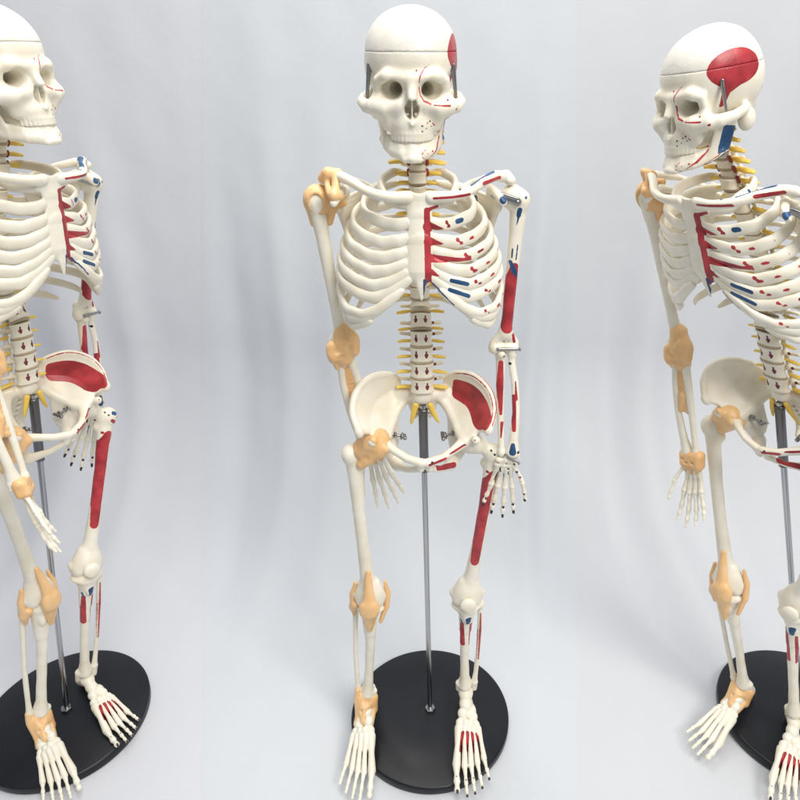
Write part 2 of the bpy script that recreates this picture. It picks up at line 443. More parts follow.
    put_lib('mandible', V, Q, M_BONE, {
        'red': [line([(1.1,.95),(.85,.7),(.85,.35),(1.2,.1)], .085,'xz',front(-2.5)), line([(1.3,.62)], .09,'xz',front(-2.5)),
                line([(1.5,.25),(2.1,.75),(2.35,1.6),(2.45,2.4)], [.05,.12,.1,.05],'xz',fr), line([(1.75,.75)], .13,'xz',fr),
                line([(-2.6,.5),(-1.2,1.0),(-.4,2.0)], [.08,.09,.05],'yz',right(1.8))],
        'blue': [poly([(-1.35,1.1),(.6,1.3),(.8,3.3),(-.95,3.75)],'yz',right(2.0)), line([(-2.7,.35),(-1.3,.6),(-.5,1.1)], [.08,.14,.16],'yz',right(2.1))]})
build_skull()
# jaw spring: tapered metal strip, coil hinted by ridges
def spring():
    n = 40; path = np.array([(0,0,z) for z in np.linspace(0,-2.9,n)])
    r = np.array([.24+.03*math.sin(i*2.4) - .12*i/n for i in range(n)]); r[0] = r[-1] = .1
    V, Q = sweep(path, r, r*.8, (1,0,0), 10); LIB['jaw_spring'] = tri_fix(V, Q, 'jaw_spring', M_STEEL)
spring()

# ================================================================== SPINE
def vertebra(key, rx, ry, hz, tp, sp, paint=None, k=.18):
    f = Field((-tp-.5,-ry-.4,-hz-.9), (tp+.5,ry+sp+.6,hz+.6), .07)
    def body(X, Y, Z):
        w = 1 - .13*np.cos(np.clip(Z/hz,-1,1)*1.5708)
        rr = np.sqrt((X/(rx*w))**2 + (Y/(ry*w))**2)
        a = (rr - 1)*min(rx, ry); b = np.abs(Z) - hz
        kk = .14; h = np.maximum(kk - np.abs(a-b), 0)/kk
        return np.maximum(a, b) + h*h*kk*.25
    f.put((-rx,-ry,-hz), (rx,ry,hz), body, 0)
    for s in (-1,1):
        f.tube([(s*rx*.6,ry*.7,.15*hz),(s*rx*.75,ry+.35,.1*hz),(s*.2,ry+.75,-.1*hz)], [.28,.26,.24], k)
        f.tube([(s*rx*.7,ry+.3,.1*hz),(s*tp*.7,ry+.35,.12*hz),(s*tp,ry+.5,.2*hz)], [.26,.19,.2], k, flat=((0,1,0),1.2))
        f.tube([(s*rx*.7,ry+.45,-hz*.9),(s*rx*.7,ry+.45,hz*.9)], .24, k)
    f.tube([(0,ry+.7,-.1*hz),(0,ry+sp,-hz*.9)], [.26,.2], k, flat=((1,0,0),1.5))
    f.rough(.015, 3, 2)
    V, Q = f.mesh(); put_lib(key, V, Q, M_BONE, paint)
vertebra('vertebra/c', .82, .62, .42, 1.25, 1.3)
vertebra('vertebra/t', .95, .85, .52, 1.7, 1.9)
vertebra('vertebra/l', 1.22, .92, .74, 2.1, 1.9, {'brown': [
    line([(.48,.38),(.48,-.05)], [.13,.11],'xz',front(-.3)), line([(.48,-.02),(.48,-.2),(.48,-.32)], [.25,.17,.07],'xz',front(-.3)),
    line([(-.55,.38),(-.55,-.05)], [.13,.11],'xz',front(-.3)), line([(-.55,-.02),(-.55,-.2),(-.55,-.32)], [.23,.16,.07],'xz',front(-.3)), line([(1.35,.1)], .2,'xz',right(1.0))],
    })
V, Q = lathe([(.01,-.17),(.93,-.17),(1.0,-.1),(1.02,0),(1.0,.1),(.93,.17),(.01,.17)], 28); LIB['intervertebral_disc'] = mesh_obj_data('intervertebral_disc', V, Q, M_DISC)
def nerve():
    P = spline([(0,0,0),(.5,-.05,-.04),(1.0,-.12,-.1),(1.45,-.1,-.2)], 22)
    r = np.array([.13+.1*math.sin(min(1, t*1.25)*2.6) for t in np.linspace(0,1,22)]); r[-1] = .06
    V, Q = sweep(P, r*.85, r*1.35, (0,0,1), 12); LIB['nerve_root'] = tri_fix(V, Q, 'nerve_root', M_NERVE)
nerve()
def artery():
    V, Q = sweep(spline([(0,0,-.28),(.07,-.08,-.1),(.05,-.08,.1),(0,0,.28)], 14), [.1]+[.16]*12+[.1], [.1]+[.17]*12+[.1], (1,0,0), 10)
    LIB['artery'] = tri_fix(V, Q, 'artery', M_RED)
artery()
# centre line of the spine: (z, y) of every vertebra from C2 down to L5
VERT = []
for i in range(6): VERT.append(('c', 76.6 - .92*i, 1.3 + .14*i + .05*i*i*.3, .95 + .02*i))
zt = 71.05
for i in range(12):
    t = i/11; VERT.append(('t', zt, 2.05 + 1.75*math.sin(min(1, t*1.25)*1.9), .92 + .016*i)); zt -= 1.06 + .016*i
zl = zt - .1
for i in range(5):
    VERT.append(('l', zl, 2.25 - .9*math.sin((i+1)/5*1.4), .94 + .03*i)); zl -= 1.66 + .02*i
SP_TOP = VERT[0]

# ================================================================== THORAX
A = [0, 3.3,4.9,5.9,6.5,6.95,7.3,7.5,7.6,7.5,7.2,6.3,4.8]
ZS = [0, 69.75,68.35,67.1,66.05,65.15,64.4,63.85]
DIP = [0, .15,.35,.55,.8,1.15,1.6,2.15]
def stern_y(z): return -4.0 - (70.5 - z)*.12
RIBC = {}
def rib_path(i):
    vz, vy = VERT[5+i][1] + .35, VERT[5+i][2] + .6
    a = A[i]
    if i <= 7:
        zm = ZS[i] - DIP[i]; sy = stern_y(ZS[i])
        d = vz - zm
        fx = .62 if i > 2 else .55
        P = [(.9,vy,vz),(a*.42,vy+.95,vz-.03*d),(a*.82,vy-.35,vz-.20*d),(a,.15,vz-.46*d),(a*.93,-2.2,vz-.75*d),
             (a*fx,sy+.75,zm+.02),(a*.34,sy+.1,zm+.35*DIP[i]),(.75,sy+.05,ZS[i])]
        if i == 1: P = [(.9,vy,vz),(1.9,vy+.35,vz+.05),(3.0,1.0,vz-.2),(3.3,-.9,vz-.6),(2.7,-2.8,70.0),(1.7,-3.7,69.85),(.7,-3.95,69.75)]
    elif i == 8: P = [(.9,vy,vz),(a*.42,vy+.9,vz),(a*.82,vy-.4,vz-.5),(a,.1,vz-1.7),(a*.93,-2.2,60.35),(5.3,-4.0,60.1),(3.6,-4.75,61.0),(2.3,-4.9,62.1),(1.5,-4.85,62.75)]
    elif i == 9: P = [(.9,vy,vz),(a*.42,vy+.85,vz),(a*.82,vy-.4,vz-.5),(a,.2,vz-1.6),(a*.95,-1.9,59.7),(6.0,-3.4,59.5),(4.6,-4.3,60.1),(3.3,-4.75,61.0)]
    elif i == 10: P = [(.9,vy,vz),(a*.42,vy+.8,vz),(a*.82,vy-.4,vz-.5),(a,.3,vz-1.4),(a*.97,-1.4,58.8),(6.3,-2.8,58.6),(5.3,-3.8,59.2),(4.4,-4.35,59.7)]
    elif i == 11: P = [(.9,vy,vz),(a*.45,vy+.5,vz),(a*.85,vy-.6,vz-.6),(a,.6,vz-1.4),(a*.98,-.5,vz-1.9)]
    else: P = [(.9,vy,vz),(a*.5,vy+.3,vz-.1),(a*.9,vy-.8,vz-.7),(a,1.3,vz-1.1)]
    return spline(P, 110)
TH_RED = [line([(.62,69.3),(.62,63.2)], [.3,.34],'xz',front(-3)), line([(.7,69.35),(1.5,69.6)], [.22,.16],'xz',front(-3)),
          line([(.7,68.0),(2.1,67.75)], [.5,.07],'xz',front(-3)), line([(.7,66.8),(2.1,66.5)], [.45,.07],'xz',front(-3)),
          line([(.7,65.4),(4.4,65.0)], [.42,.15],'xz',front(-3)), line([(.7,64.3),(1.6,63.8)], [.36,.1],'xz',front(-3)), line([(.65,63.3),(1.5,62.4)], [.3,.04],'xz',front(-3))]
def arc_mark(path, t0, t1, r):          # mark following a rib's own centre line
    n = len(path); P = path[int(t0*n):max(int(t1*n), int(t0*n)+1)]
    return line(list(P), r, 'xyz')
def sub_mark(path, t, off, r, ln=0):
    n = len(path); p = path[int(t*n)] + np.array(off)
    if ln: 
        q = path[min(n-1, int((t+ln)*n))] + np.array(off)
        return line([p, q], r, 'xyz')
    return line([p], r, 'xyz')
for i in range(1, 13):
    P = rib_path(i); n = len(P); t = np.linspace(0, 1, n)
    ra = np.interp(t, [0,.06,.2,.55,.75,.93,1], [.12,.2,.40,.54,.58,.54,.46]); rb = np.interp(t, [0,.1,.8,1], [.12,.27,.32,.32])
    if i == 1: ra *= .95
    if i >= 8: ra = np.interp(t, [0,.06,.2,.6,.85,1], [.12,.2,.40,.5,.46,.3])
    if i >= 11: ra = np.interp(t, [0,.06,.2,.7,.97,1], [.2,.34,.42,.4,.2,.06]); rb = np.interp(t, [0,.1,.9,1], [.12,.18,.14,.05])
    tp = np.interp(t, [0,.965,.985,1], [1,1,.8,.25]); ra = ra*tp; rb = rb*tp
    # keep the broad face turned outward: "up" leans with the slope of the cage
    V, Q = sweep(P, ra, rb, (0,0,1), 20)
    V = V + np.stack([.02*np.sin(V[:,2]*5+i), .02*np.sin(V[:,0]*4+i), .025*np.sin(V[:,0]*3.1+V[:,1]*2+i)], 1)
    pn = {'red': list(TH_RED), 'blue': [], 'dark': []}
    if 1 <= i <= 10:
        k = [0,.80,.78,.755,.735,.715,.70,.66,.60,.55,.52][i]
        out = np.array((P[int(k*n)][0]*.05, -.22, .06))
        if i >= 2:
            pn['red'] += [sub_mark(P, k, out+np.array((0,0,.17)), .24), sub_mark(P, k-.015, out+np.array((.05,0,-.14)), .19, -.012)]
        if 3 <= i <= 8:
            pn['red'] += [sub_mark(P, k-.10, (.2,-.1,.05), .21, .02), sub_mark(P, k-.2, (.22,0,.1), .19)]
        if i >= 6: pn['red'] += [sub_mark(P, .45, (.2,0,.1), .22), sub_mark(P, .4, (.2,0,-.1), .2)]
    if i == 6: pn['blue'] += [sub_mark(P, .74, (.0,-.32,.12), .235, .1)]
    if i == 7: pn['blue'] += [sub_mark(P, .74, (.0,-.32,.12), .23, .12)]
    if i == 1: pn['blue'] += [sub_mark(P, .46, (.1,0,.1), .3), sub_mark(P, .56, (.1,0,.1), .2)]
    if i == 2: pn['blue'] += [sub_mark(P, .66, (.2,-.1,.1), .28, .03)]
    if i in (7, 8): pn['blue'] += [line([(1.0,63.2),(2.9,61.2)], [.13,.1],'xz',front(-3))]
    LIB['rib/%dL' % i] = tri_fix(V, Q, 'rib', M_BONE, pn)
    V2, Q2 = flipx(V, Q)
    LIB['rib/%dR' % i] = tri_fix(V2, Q2, 'rib', M_BONE, {'red': [line([(.0,69.3),(.0,63.2)], .0,'xz')]} if False else None)
def build_sternum():
    f = Field((-2.0,-5.9,61), (2.0,-3.2,71.2), .075)
    n = (0,-1,-.12)
    f.tube([(0,-4.1,70.0),(0,-4.25,68.8)], [1.25,1.05], .2, flat=(n,3.4))
    f.tube([(0,-4.28,68.6),(0,-4.55,66.5),(0,-4.8,64.2)], [.95,1.1,1.2], .2, flat=(n,3.0))
    f.tube([(0,-4.85,64.0),(0,-5.0,62.9),(.0,-5.05,61.75)], [.65,.42,.13], .3, flat=(n,2.0))
    for s in (-1,1):
        f.tube([(s*.9,-4.0,70.1),(s*1.2,-3.95,70.35)], [.36,.42], .2)
        for i in range(1,8): f.tube([(s*.5,stern_y(ZS[i])+.05,ZS[i]),(s*1.3,stern_y(ZS[i])+.1,ZS[i]-.03*i)], [.46,.44], .2, flat=(n,1.7))
    f.ell((0,-4.05,71.15), (.8,1.0,.5), .25, sub=True)
    f.rough(.02, 2, 8)
    V, Q = f.mesh()
    put_lib('sternum', V, Q, M_BONE, {'red': list(TH_RED), 'blue': [line([(.28,63.5),(.22,61.9)], [.15,.11],'xz',front(-3)), line([(.28,63.55),(2.5,61.6)], .13,'xz',front(-3))]})
build_sternum()
def build_shoulder():
    # collar bone, left (x>0)
    f = Field((.6,-5,69.3), (9.2,1.5,72.5), .08)
    P = spline([(1.0,-4.2,70.35),(2.6,-4.45,70.45),(4.2,-3.7,70.75),(5.6,-2.1,71.25),(6.7,-.9,71.55),(7.5,-.2,71.4)], 30)
    f.tube(list(P), list(np.interp(np.linspace(0,1,30), [0,.12,.5,.85,1], [.56,.44,.40,.46,.5])), 0)
    f.rough(.025, 2, 3); V, Q = f.mesh()
    put_lib('clavicle/L', V, Q, M_BONE, {'red': [line([(1.2,70.35),(4.2,70.55)], [.14,.17],'xz',front(-3)), line([(5.6,71.2),(7.1,71.45)], [.22,.2],'xz')],
        'blue': [line([(4.6,.5)], .01,'xy'), line([(4.4,71.2),(5.4,71.68),(6.6,71.95)], [.12,.15,.12],'xz')], 'dark': [line([(3.4,71.05)], .18,'xz')]})
    V, Q = flipx(V, Q); put_lib('clavicle/R', V, Q, M_BONE)
    # shoulder blade
    f = Field((2.2,-2.6,62), (9.4,5.4,73), .09)
    top = np.array((3.3,3.9,70.4)); inf = np.array((6.3,3.6,63.6)); gl = np.array((7.4,1.0,69.1))
    for q in np.linspace(0, 1, 16):
        a = top*(1-q) + inf*q + np.array((-.35*math.sin(q*3.14),0,0)); b = gl*(1-q) + inf*q + np.array((-.15*math.sin(q*3.14),.35*math.sin(q*3.14),0))
        m = (a+b)/2 + np.array((.1,.28,0))
        f.tube([a, m, b], [.2,.16,.24], .3, flat=((.5,.85,0),1.2))
    f.tube([top, inf], [.22,.3], .2); f.tube([gl, inf], [.34,.3], .25)
    f.tube([(3.1,4.3,69.3),(5.2,4.1,70.3),(6.9,2.9,71.0),(8.0,1.3,71.35),(8.2,.0,71.05)], [.25,.3,.38,.5,.5], .2, flat=((0,0,1),1.15))
    f.tube([(6.6,1.3,69.9),(6.5,-.3,70.4),(7.0,-1.5,70.0),(7.4,-1.9,69.5)], [.45,.4,.36,.34], .25)
    f.ell((7.35,1.0,69.1), (.5,.8,1.05), .3); f.ell((8.15,.95,69.1), (.6,.6,.8), .15, sub=True)
    f.rough(.025, 2, 9); V, Q = f.mesh()
    put_lib('scapula/L', V, Q, M_BONE, {'blue': [line([(7.35,69.7)], .36,'xz',front(-1.0)), line([(5.4,69.2),(5.5,68.4)], .2,'xz')],
        'red': [line([(6.9,70.5),(8.9,71.9)], .0,'xz')], 'dark': [line([(7.25,69.0)], .18,'xz',front(-.9))]})
    V, Q = flipx(V, Q); put_lib('scapula/R', V, Q, M_BONE)
build_shoulder()

# ================================================================== LIMB BONES (proximal joint at the origin, shaft along -z, x = outward of the left side)
def limb(key, f, paint, mat=M_BONE, rough=.025, right_paint=None):
    f.rough(rough, 2.0, len(key)*7); V, Q = f.mesh()
    put_lib(key + '/L', V, Q, mat, paint); V, Q = flipx(V, Q); put_lib(key + '/R', V, Q, mat, right_paint)
def build_arm():
    f = Field((-1.8,-1.6,-15.8), (2.0,1.7,1.5), .09)
    f.ell((-.3,.1,0), 1.12, 0); f.ell((.55,-.2,-.25), (.78,.85,.95), .35)
    f.tube([(.35,0,-1.0),(.32,0,-3.5),(.2,0,-7.5),(.1,0,-11.5),(0,0,-13.2)], [.8,.64,.58,.56,.62], .4)
    f.tube([(0,0,-12.8),(-1.05,.05,-14.2)], [.5,.45], .35, flat=((0,1,0),1.2)); f.tube([(0,0,-12.8),(1.0,.05,-14.1)], [.5,.42], .35, flat=((0,1,0),1.2))
    f.tube([(-1.0,-.1,-14.7),(-.25,-.05,-14.55),(.9,-.15,-14.65)], [.62,.44,.55], .25)
    f.ell((-.25,.5,-13.9), (.4,.3,.45), .2, sub=True)
    f.tube([(.2,-1.2,-.2),(.25,-.9,-1.8)], .13, .2, sub=True)
    fr = front(.2)
    limb('humerus', f, {'red': [line([(.3,-6.3),(.15,-7.5),(.1,-12.3)], [.45,.62,.7],'xz',fr), line([(.75,-13.2),(.9,-13.9)], .2,'xz',fr)],
        'blue': [line([(.35,-1.0),(.3,-1.5)], [.27,.25],'xz',fr), line([(.3,-1.6),(.2,-2.4)], [.16,.08],'xz',fr), line([(.8,.1)], .17,'xz',fr),
                 line([(.0,-4.6),(.0,-5.4)], .12,'xz',fr), line([(.45,-4.2),(.4,-5.6)], .11,'xz',fr), line([(-.1,-5.8),(.25,-6.6),(.55,-7.1)], [.2,.3,.2],'xz',fr)]})
    f = Field((-1.6,-1.3,-12.8), (1.6,1.6,1.4), .08)
    f.tube([(-.35,.55,.65),(-.35,.5,-.6)], [.55,.6], .2); f.ell((-.35,-.05,.2), (.45,.5,.5), .2, sub=True); f.tube([(-.35,-.35,-.7),(-.35,.1,-.9)], .42, .25)
    f.tube([(-.35,.25,-.8),(-.5,.15,-4),(-.55,.05,-8),(-.55,0,-11.0)], [.5,.42,.34,.3], .25); f.ell((-.55,0,-11.35), (.4,.4,.45), .25)
    limb('ulna', f, {'red': [line([(-.4,-1.6),(-.55,-4),(-.55,-7.0)], [.3,.42,.2],'xz',front(.2)), line([(-.45,-8.0),(-.6,-9.6)], [.22,.12],'xz',front(.2))], 'dark': [line([(-.1,-.9)], .17,'xz')]})
    f = Field((-.4,-1.3,-13), (2.0,1.3,.3), .08)
    f.tube([(.75,-.1,-.4),(.75,-.1,-.75)], [.55,.5], .15); f.tube([(.75,-.1,-.8),(.72,-.1,-1.8),(1.0,-.15,-4),(1.05,-.15,-7),(.75,-.1,-10),(.6,0,-11.4)], [.38,.36,.38,.40,.48,.72], .2, flat=((0,1,0),1.15))
    f.tube([(1.0,0,-11.5),(1.15,0,-12.0)], [.35,.22], .2)
    limb('radius', f, {'red': [line([(1.0,-3.6),(1.05,-5.5)], [.1,.2],'xz',front(.2)), line([(.8,-5.2),(.75,-8.8)], [.28,.25],'xz',front(.2))],
        'blue': [line([(.6,-10.4),(.55,-11.2)], [.25,.42],'xz',front(.2))], 'dark': [line([(.5,-1.7)], .2,'xz'), line([(1.15,-11.3)], .2,'xz')]})
build_arm()
FING = [(-2.0,-.35,-2.0), 0, 0, 0, 0]
def build_hand():
    # palm: wrist bones and the five hand bones; thumb on the outer (+x) side
    f = Field((-2.2,-1.1,-4.6), (2.6,1.0,.2), .06)
    for (x,z,r) in [(-.75,-.35,.36),(-.15,-.3,.38),(.5,-.35,.42),(-.85,-.95,.36),(-.25,-.95,.40),(.3,-1.0,.36),(.85,-1.0,.38),(-.3,-.62,.3),(.3,-.6,.3)]:
        f.ell((x,-.05,z), (r*1.12,r*.9,r*1.05), .08)
    base = [(.55,-1.45),(.1,-1.5),(-.4,-1.45),(-.85,-1.35)]; tip = [(1.05,-4.0),(.28,-4.15),(-.5,-3.95),(-1.25,-3.65)]
    for b, t in zip(base, tip):
        m = ((b[0]+t[0])/2, .12, (b[1]+t[1])/2)
        f.tube([(b[0],0,b[1]),m,(t[0],-.05,t[1])], [.32,.235,.31], .06)
        f.ell((t[0],-.08,t[1]), .34, .1)
    f.tube([(.95,-.15,-1.25),(1.5,-.4,-2.0),(1.85,-.55,-2.7)], [.27,.2,.26], .06)
    V, Q = f.mesh()
    pn = {'dark': [line([(-.6,-1.3),(-.5,-1.75)], .13,'xz',front(.1)), line([(.3,-1.35)], .17,'xz',front(.1)), line([(.85,-.7)], .15,'xz',front(.1)), line([(0,-.65)], .14,'xz',front(.1)),
                   line([(.35,-1.9),(.55,-3.0)], .1,'xz',front(.2)), line([(-.7,-1.9),(-1.0,-3.0)], .12,'xz',front(.2))], 'blue': [line([(1.2,-1.6)], .2,'xz'), line([(-.05,-2.2),(-.05,-3.2)], .09,'xz')],
          'red': [line([(1.6,-2.2)], .17,'xz'), line([(-.9,-.5)], .15,'xz')]}
    put_lib('hand/L', V, Q, M_BONE, pn); V, Q = flipx(V, Q); put_lib('hand/R', V, Q, M_BONE)
    for k, (t, ln, dx) in enumerate(zip(tip, (3.2,3.6,3.3,2.6), (.16,.03,-.12,-.26))):
        g = Field((-2.9,-1.9,-8.3), (2.2,.7,-3.2), .06)
        p = np.array((t[0]*1.03,-.08,t[1]-.34)); dirv = np.array((dx,-.10,-1.0)); dirv /= np.linalg.norm(dirv)
        for s, (l, r) in enumerate(((.46,.22),(.30,.19),(.22,.16))):
            q = p + dirv*l*ln
            g.tube([p, (p+q)/2, q], [r*1.42,r*1.0,r*1.38 if s < 2 else r*.85], .04)
            p = q + dirv*.02; dirv = dirv + np.array((0,-.13,0)); dirv /= np.linalg.norm(dirv)
        V, Q = g.mesh(); zb, ze = V[:,2].max(), V[:,2].min()
        hgt = zb - ze
        pn = {'dark': [line([(V[V[:,2] < ze+.25][:,0].mean(),ze+.15),(V[V[:,2] < ze+.5][:,0].mean(),ze+.35)], .24,'xz'),
                       line([(V[V[:,2] < ze+.25][:,0].mean()-dx*1.1,ze+.36*hgt)], .2,'xz')]}
        put_lib('finger/%dL' % k, V, Q, M_BONE, pn); V, Q = flipx(V, Q); put_lib('finger/%dR' % k, V, Q, M_BONE)
    g = Field((1.4,-1.6,-5.6), (3.4,.1,-2.6), .06)
    p = np.array((1.95,-.62,-2.98)); dv = np.array((.3,-.2,-1.)); dv /= np.linalg.norm(dv)
    for l, r in ((1.25,.21),(.9,.18)):
        q = p + dv*l; g.tube([p,(p+q)/2,q], [r*1.35,r*.95,r*1.15], .04); p = q + dv*.02; dv = dv + np.array((-.1,-.05,0)); dv /= np.linalg.norm(dv)
    V, Q = g.mesh(); put_lib('finger/4L', V, Q, M_BONE, {'dark': [line([(2.35,-5.0)], .26,'xz'), line([(2.25,-4.2)], .17,'xz')]}); V, Q = flipx(V, Q); put_lib('finger/4R', V, Q, M_BONE)
build_hand()

# ================================================================== PELVIS
def build_pelvis():
    f = Field((-8.3,-5.3,40.8), (8.3,5.3,52.2), .1)
    brim = spline([(1.9,2.5,48.2),(2.8,1.6,47.2),(3.45,.3,46.3),(3.8,-1.1,45.7),(4.3,-2.3,45.5)], 34)
    mid = spline([(2.5,3.4,49.2),(3.9,2.5,48.9),(5.1,1.2,48.5),(5.6,-.5,47.6),(5.6,-2.0,46.7)], 34)
    crest = spline([(2.6,3.6,50.1),(3.7,2.7,51.0),(5.4,1.3,51.3),(6.8,-.2,50.4),(7.2,-1.7,48.9),(6.6,-3.0,47.3)], 34)
    for s in (-1,1):
        S = np.array((s,1,1))
        for b, m, c in zip(brim, mid, crest):
            f.tube([b*S, m*S, c*S], [.36,.25,.3], .12)
        f.tube([c*S for c in crest], .33, .2)
        f.ell((s*6.5,-3.1,47.2), (.42,.45,.55), .3)
        f.tube([b*S for b in brim[::2]], [.42]*17, .3)
        f.ell((s*5.3,-2.9,46.0), .45, .4)
        # socket
        f.ell((s*4.9,-.9,44.9), (1.35,1.5,1.5), .5)
        # pubic ring
        f.tube([(s*4.3,-1.7,45.3),(s*3.0,-3.1,45.0),(s*1.8,-3.9,44.6),(s*.35,-4.3,44.3)], [.62,.46,.44,.5], .3, flat=((0,.3,1),1.1))
        f.tube([(s*.4,-4.25,44.2),(s*.45,-4.1,43.5)], [.42,.38], .25)
        f.tube([(s*.5,-4.0,43.4),(s*1.7,-2.9,42.6),(s*2.8,-1.2,42.0)], [.36,.36,.55], .25, flat=((.7*s,-.5,0),1.2))
        f.tube([(s*2.9,-.8,42.0),(s*3.4,.2,42.3),(s*4.2,-.1,44.2)], [.72,.75,.85], .35)
        # inner wall down from the brim
        for q in np.linspace(0,1,8):
            f.tube([(s*(3.45-.5*q),.2+1.4*q,46.2+.6*q),(s*(3.3-.35*q),.3+1.2*q,44.2+.1*q),(s*(3.35-.2*q),.2+.9*q,43.0+.4*q)], [.3,.26,.3], .3)
        f.tube([(s*3.5,1.2,44.4),(s*2.7,1.6,44.1)], [.3,.12], .2)
        f.ell((s*6.15,-1.3,44.6), 1.22, .12, sub=True)
        # sacrum wing
        f.tube([(0,2.2,48.6),(s*1.4,2.5,48.7),(s*2.3,3.0,48.6)], [.7,.75,.8], .4)
        f.tube([(s*1.0,2.8,47.8),(s*.8,3.6,45.6)], [.7,.4], .4)
    f.tube([(0,1.5,48.9),(0,2.4,47.8),(0,3.4,46.0),(0,3.6,44.9),(0,3.0,43.8),(0,2.4,43.3)], [1.0,.8,.62,.45,.32,.2], .4, flat=((0,1,.2),1.2))
    for s in (-1,1):
        for q in range(4):
            z = 47.6 - .75*q; f.ell((s*(.72-.07*q),1.95+.42*q,z), (.2,.6,.2), .12, sub=True)
    f.rough(.03, 1.6, 21)
    V, Q = f.mesh()
    # marks on the left wing
    wing = [c*.62 + m*.38 for c, m in zip(crest, mid)]
    inner = [m*.75 + b*.25 for m, b in zip(mid, brim)]
    loop = [tuple(p[[0,2]]) for p in (crest*.52 + mid*.48)[7:27]] + [tuple(p[[0,2]]) for p in (mid*.92 + brim*.08)[7:27][::-1]]
    ins = lambda V: np.minimum(V[:,0]-1.5, .5 + 0*V[:,0])
    patch = poly(loop, 'xz')
    red = [lambda V: np.minimum(patch(V) + .48, V[:,0]-1.5),
           line([tuple(p + np.array((-.12,-.28,.12))) for p in crest[6:]], .12, 'xyz'), line([tuple(p + np.array((.22,-.12,.26))) for p in crest[4:]], .12, 'xyz'),
           line([(4.3,-2.6,45.4),(2.6,-3.9,45.05)], .17,'xyz'), line([(2.2,-4.3,44.7),(.5,-4.9,44.3)], .24,'xyz'), line([(5.1,-3.4,46.3)], .25,'xyz'), line([(1.4,-3.5,43.2),(3.2,-1.6,42.2)], .4,'xyz')]
    dark = [line([(.75,-4.75,44.6)], .22,'xyz'), line([(5.9,-3.0,46.3)], .22,'xyz'), line([(.3,-4.9,44.6)], .18,'xyz')]
    put_lib('pelvis', V, Q, M_BONE, {'red': red, 'dark': dark})
build_pelvis()
HIP = np.array((5.5,-1.25,44.6))
def build_leg():
    f = Field((-2.4,-2.2,-24.2), (3.6,2.4,1.4), .1)
    f.ell((0,0,0), 1.12, 0); f.tube([(0,0,0),(1.7,.1,-1.1)], [.7,.72], .3)
    f.ell((2.2,.0,-1.1), (1.0,1.15,1.15), .4); f.ell((1.1,.4,-2.6), .5, .4)
    f.tube([(1.9,.1,-1.6),(1.75,-.1,-3.5),(1.35,-.3,-8),(.9,-.3,-13),(.4,-.1,-18),(.15,0,-20)], [.95,.82,.70,.68,.82,1.05], .5)
    for s in (-1,1):
        f.tube([(s*.5+.1,0,-19.5),(s*1.05,.1,-21.3)], [.8,.9], .4)
        f.ell((s*1.0,.35,-21.9), (.86,1.35,1.05), .25); f.ell((s*1.75,.3,-21.3), (.35,.5,.5), .3)
    f.ell((0,-.3,-20.9), (1.45,1.15,1.6), .5); f.ell((0,-1.7,-21.6), (.4,.45,1.0), .35, sub=True); f.ell((0,1.6,-22.2), (.45,1.0,.9), .25, sub=True)
    fr = front(.3)
    limb('femur', f, {'red': [line([(1.95,-3.4),(1.45,-4.6),(1.0,-10),(.55,-15.6)], [.55,.72,.62,.55],'xz',fr), line([(1.3,-3.1)], .22,'xz',fr), line([(2.3,-1.5),(2.9,-2.0)], [.26,.26],'xz',front(.3))],
        'blue': [line([(2.45,-.55),(2.8,-.7)], [.28,.25],'xz',front(.3))], 'dark': [line([(1.9,-.75)], .17,'xz',front(0)), line([(1.55,-.45)], .15,'xz',front(0)), line([(3.0,-1.2)], .16,'xz',front(.2)), line([(1.2,-18.4)], .12,'xz',front(0))]})
    f = Field((-1.4,-1.2,-1.5), (1.4,1.2,1.5), .08)
    f.ell((0,0,.05), (.98,.5,1.02), 0); f.ell((0,.45,0), (.8,.25,.8), .2); f.tube([(0,.05,-.6),(0,.1,-1.05)], [.4,.2], .3)
    limb('patella', f, None)
    f = Field((-2.4,-1.9,-19.7), (2.6,1.9,.4), .09)
    f.ell((0,.1,-.55), (1.85,1.3,.62), 0); f.tube([(0,0,-.8),(0,-.05,-2.4),(-.1,-.1,-5)], [1.35,.95,.72], .4)
    f.tube([(-.1,-.05,-3),(-.2,-.15,-7),(-.2,0,-12),(-.15,0,-15.5),(-.1,.05,-17.3)], [.8,.66,.58,.66,.98], .3, flat=((1,-.6,0),1.1))
    f.ell((0,-1.0,-2.3), (.42,.42,.75), .3); f.tube([(-.85,.1,-17.2),(-1.0,.1,-18.5)], [.5,.3], .3); f.ell((.0,0,-18.4), (.75,1.2,.5), .2, sub=True)
    limb('tibia', f, {'red': [line([(-.6,-3.2),(-.6,-7.5)], [.25,.42],'xz',front(.6)), line([(.45,-3.4),(.35,-8.0)], [.2,.18],'xz',front(.6))],
        'blue': [line([(.15,-2.0),(.1,-2.9)], [.42,.25],'xz',front(-.5)), line([(-.75,-2.6),(-.6,-3.2)], .14,'xz',front(0))]})
    f = Field((.6,-.8,-20), (2.6,1.4,-.4), .08)
    f.ell((1.75,.6,-1.3), (.5,.52,.62), 0); f.tube([(1.75,.55,-1.5),(1.7,.45,-5),(1.6,.4,-10),(1.3,.2,-15),(1.15,.1,-17)], [.34,.31,.30,.31,.38], .3)
    f.tube([(1.15,.1,-17.0),(1.15,.15,-18.6)], [.42,.36], .2)
    limb('fibula', f, {'red': [line([(1.75,-2.6),(1.75,-6.0),(1.6,-12)], [.12,.2,.12],'xz',front(.6)), line([(1.45,-6),(1.4,-12)], .08,'xz',front(.6))]})
    # foot: ankle at the origin, sole at z=-3.6, toes towards -y
    f = Field((-2.7,-7.9,-4.0), (2.9,3.6,1.1), .075)
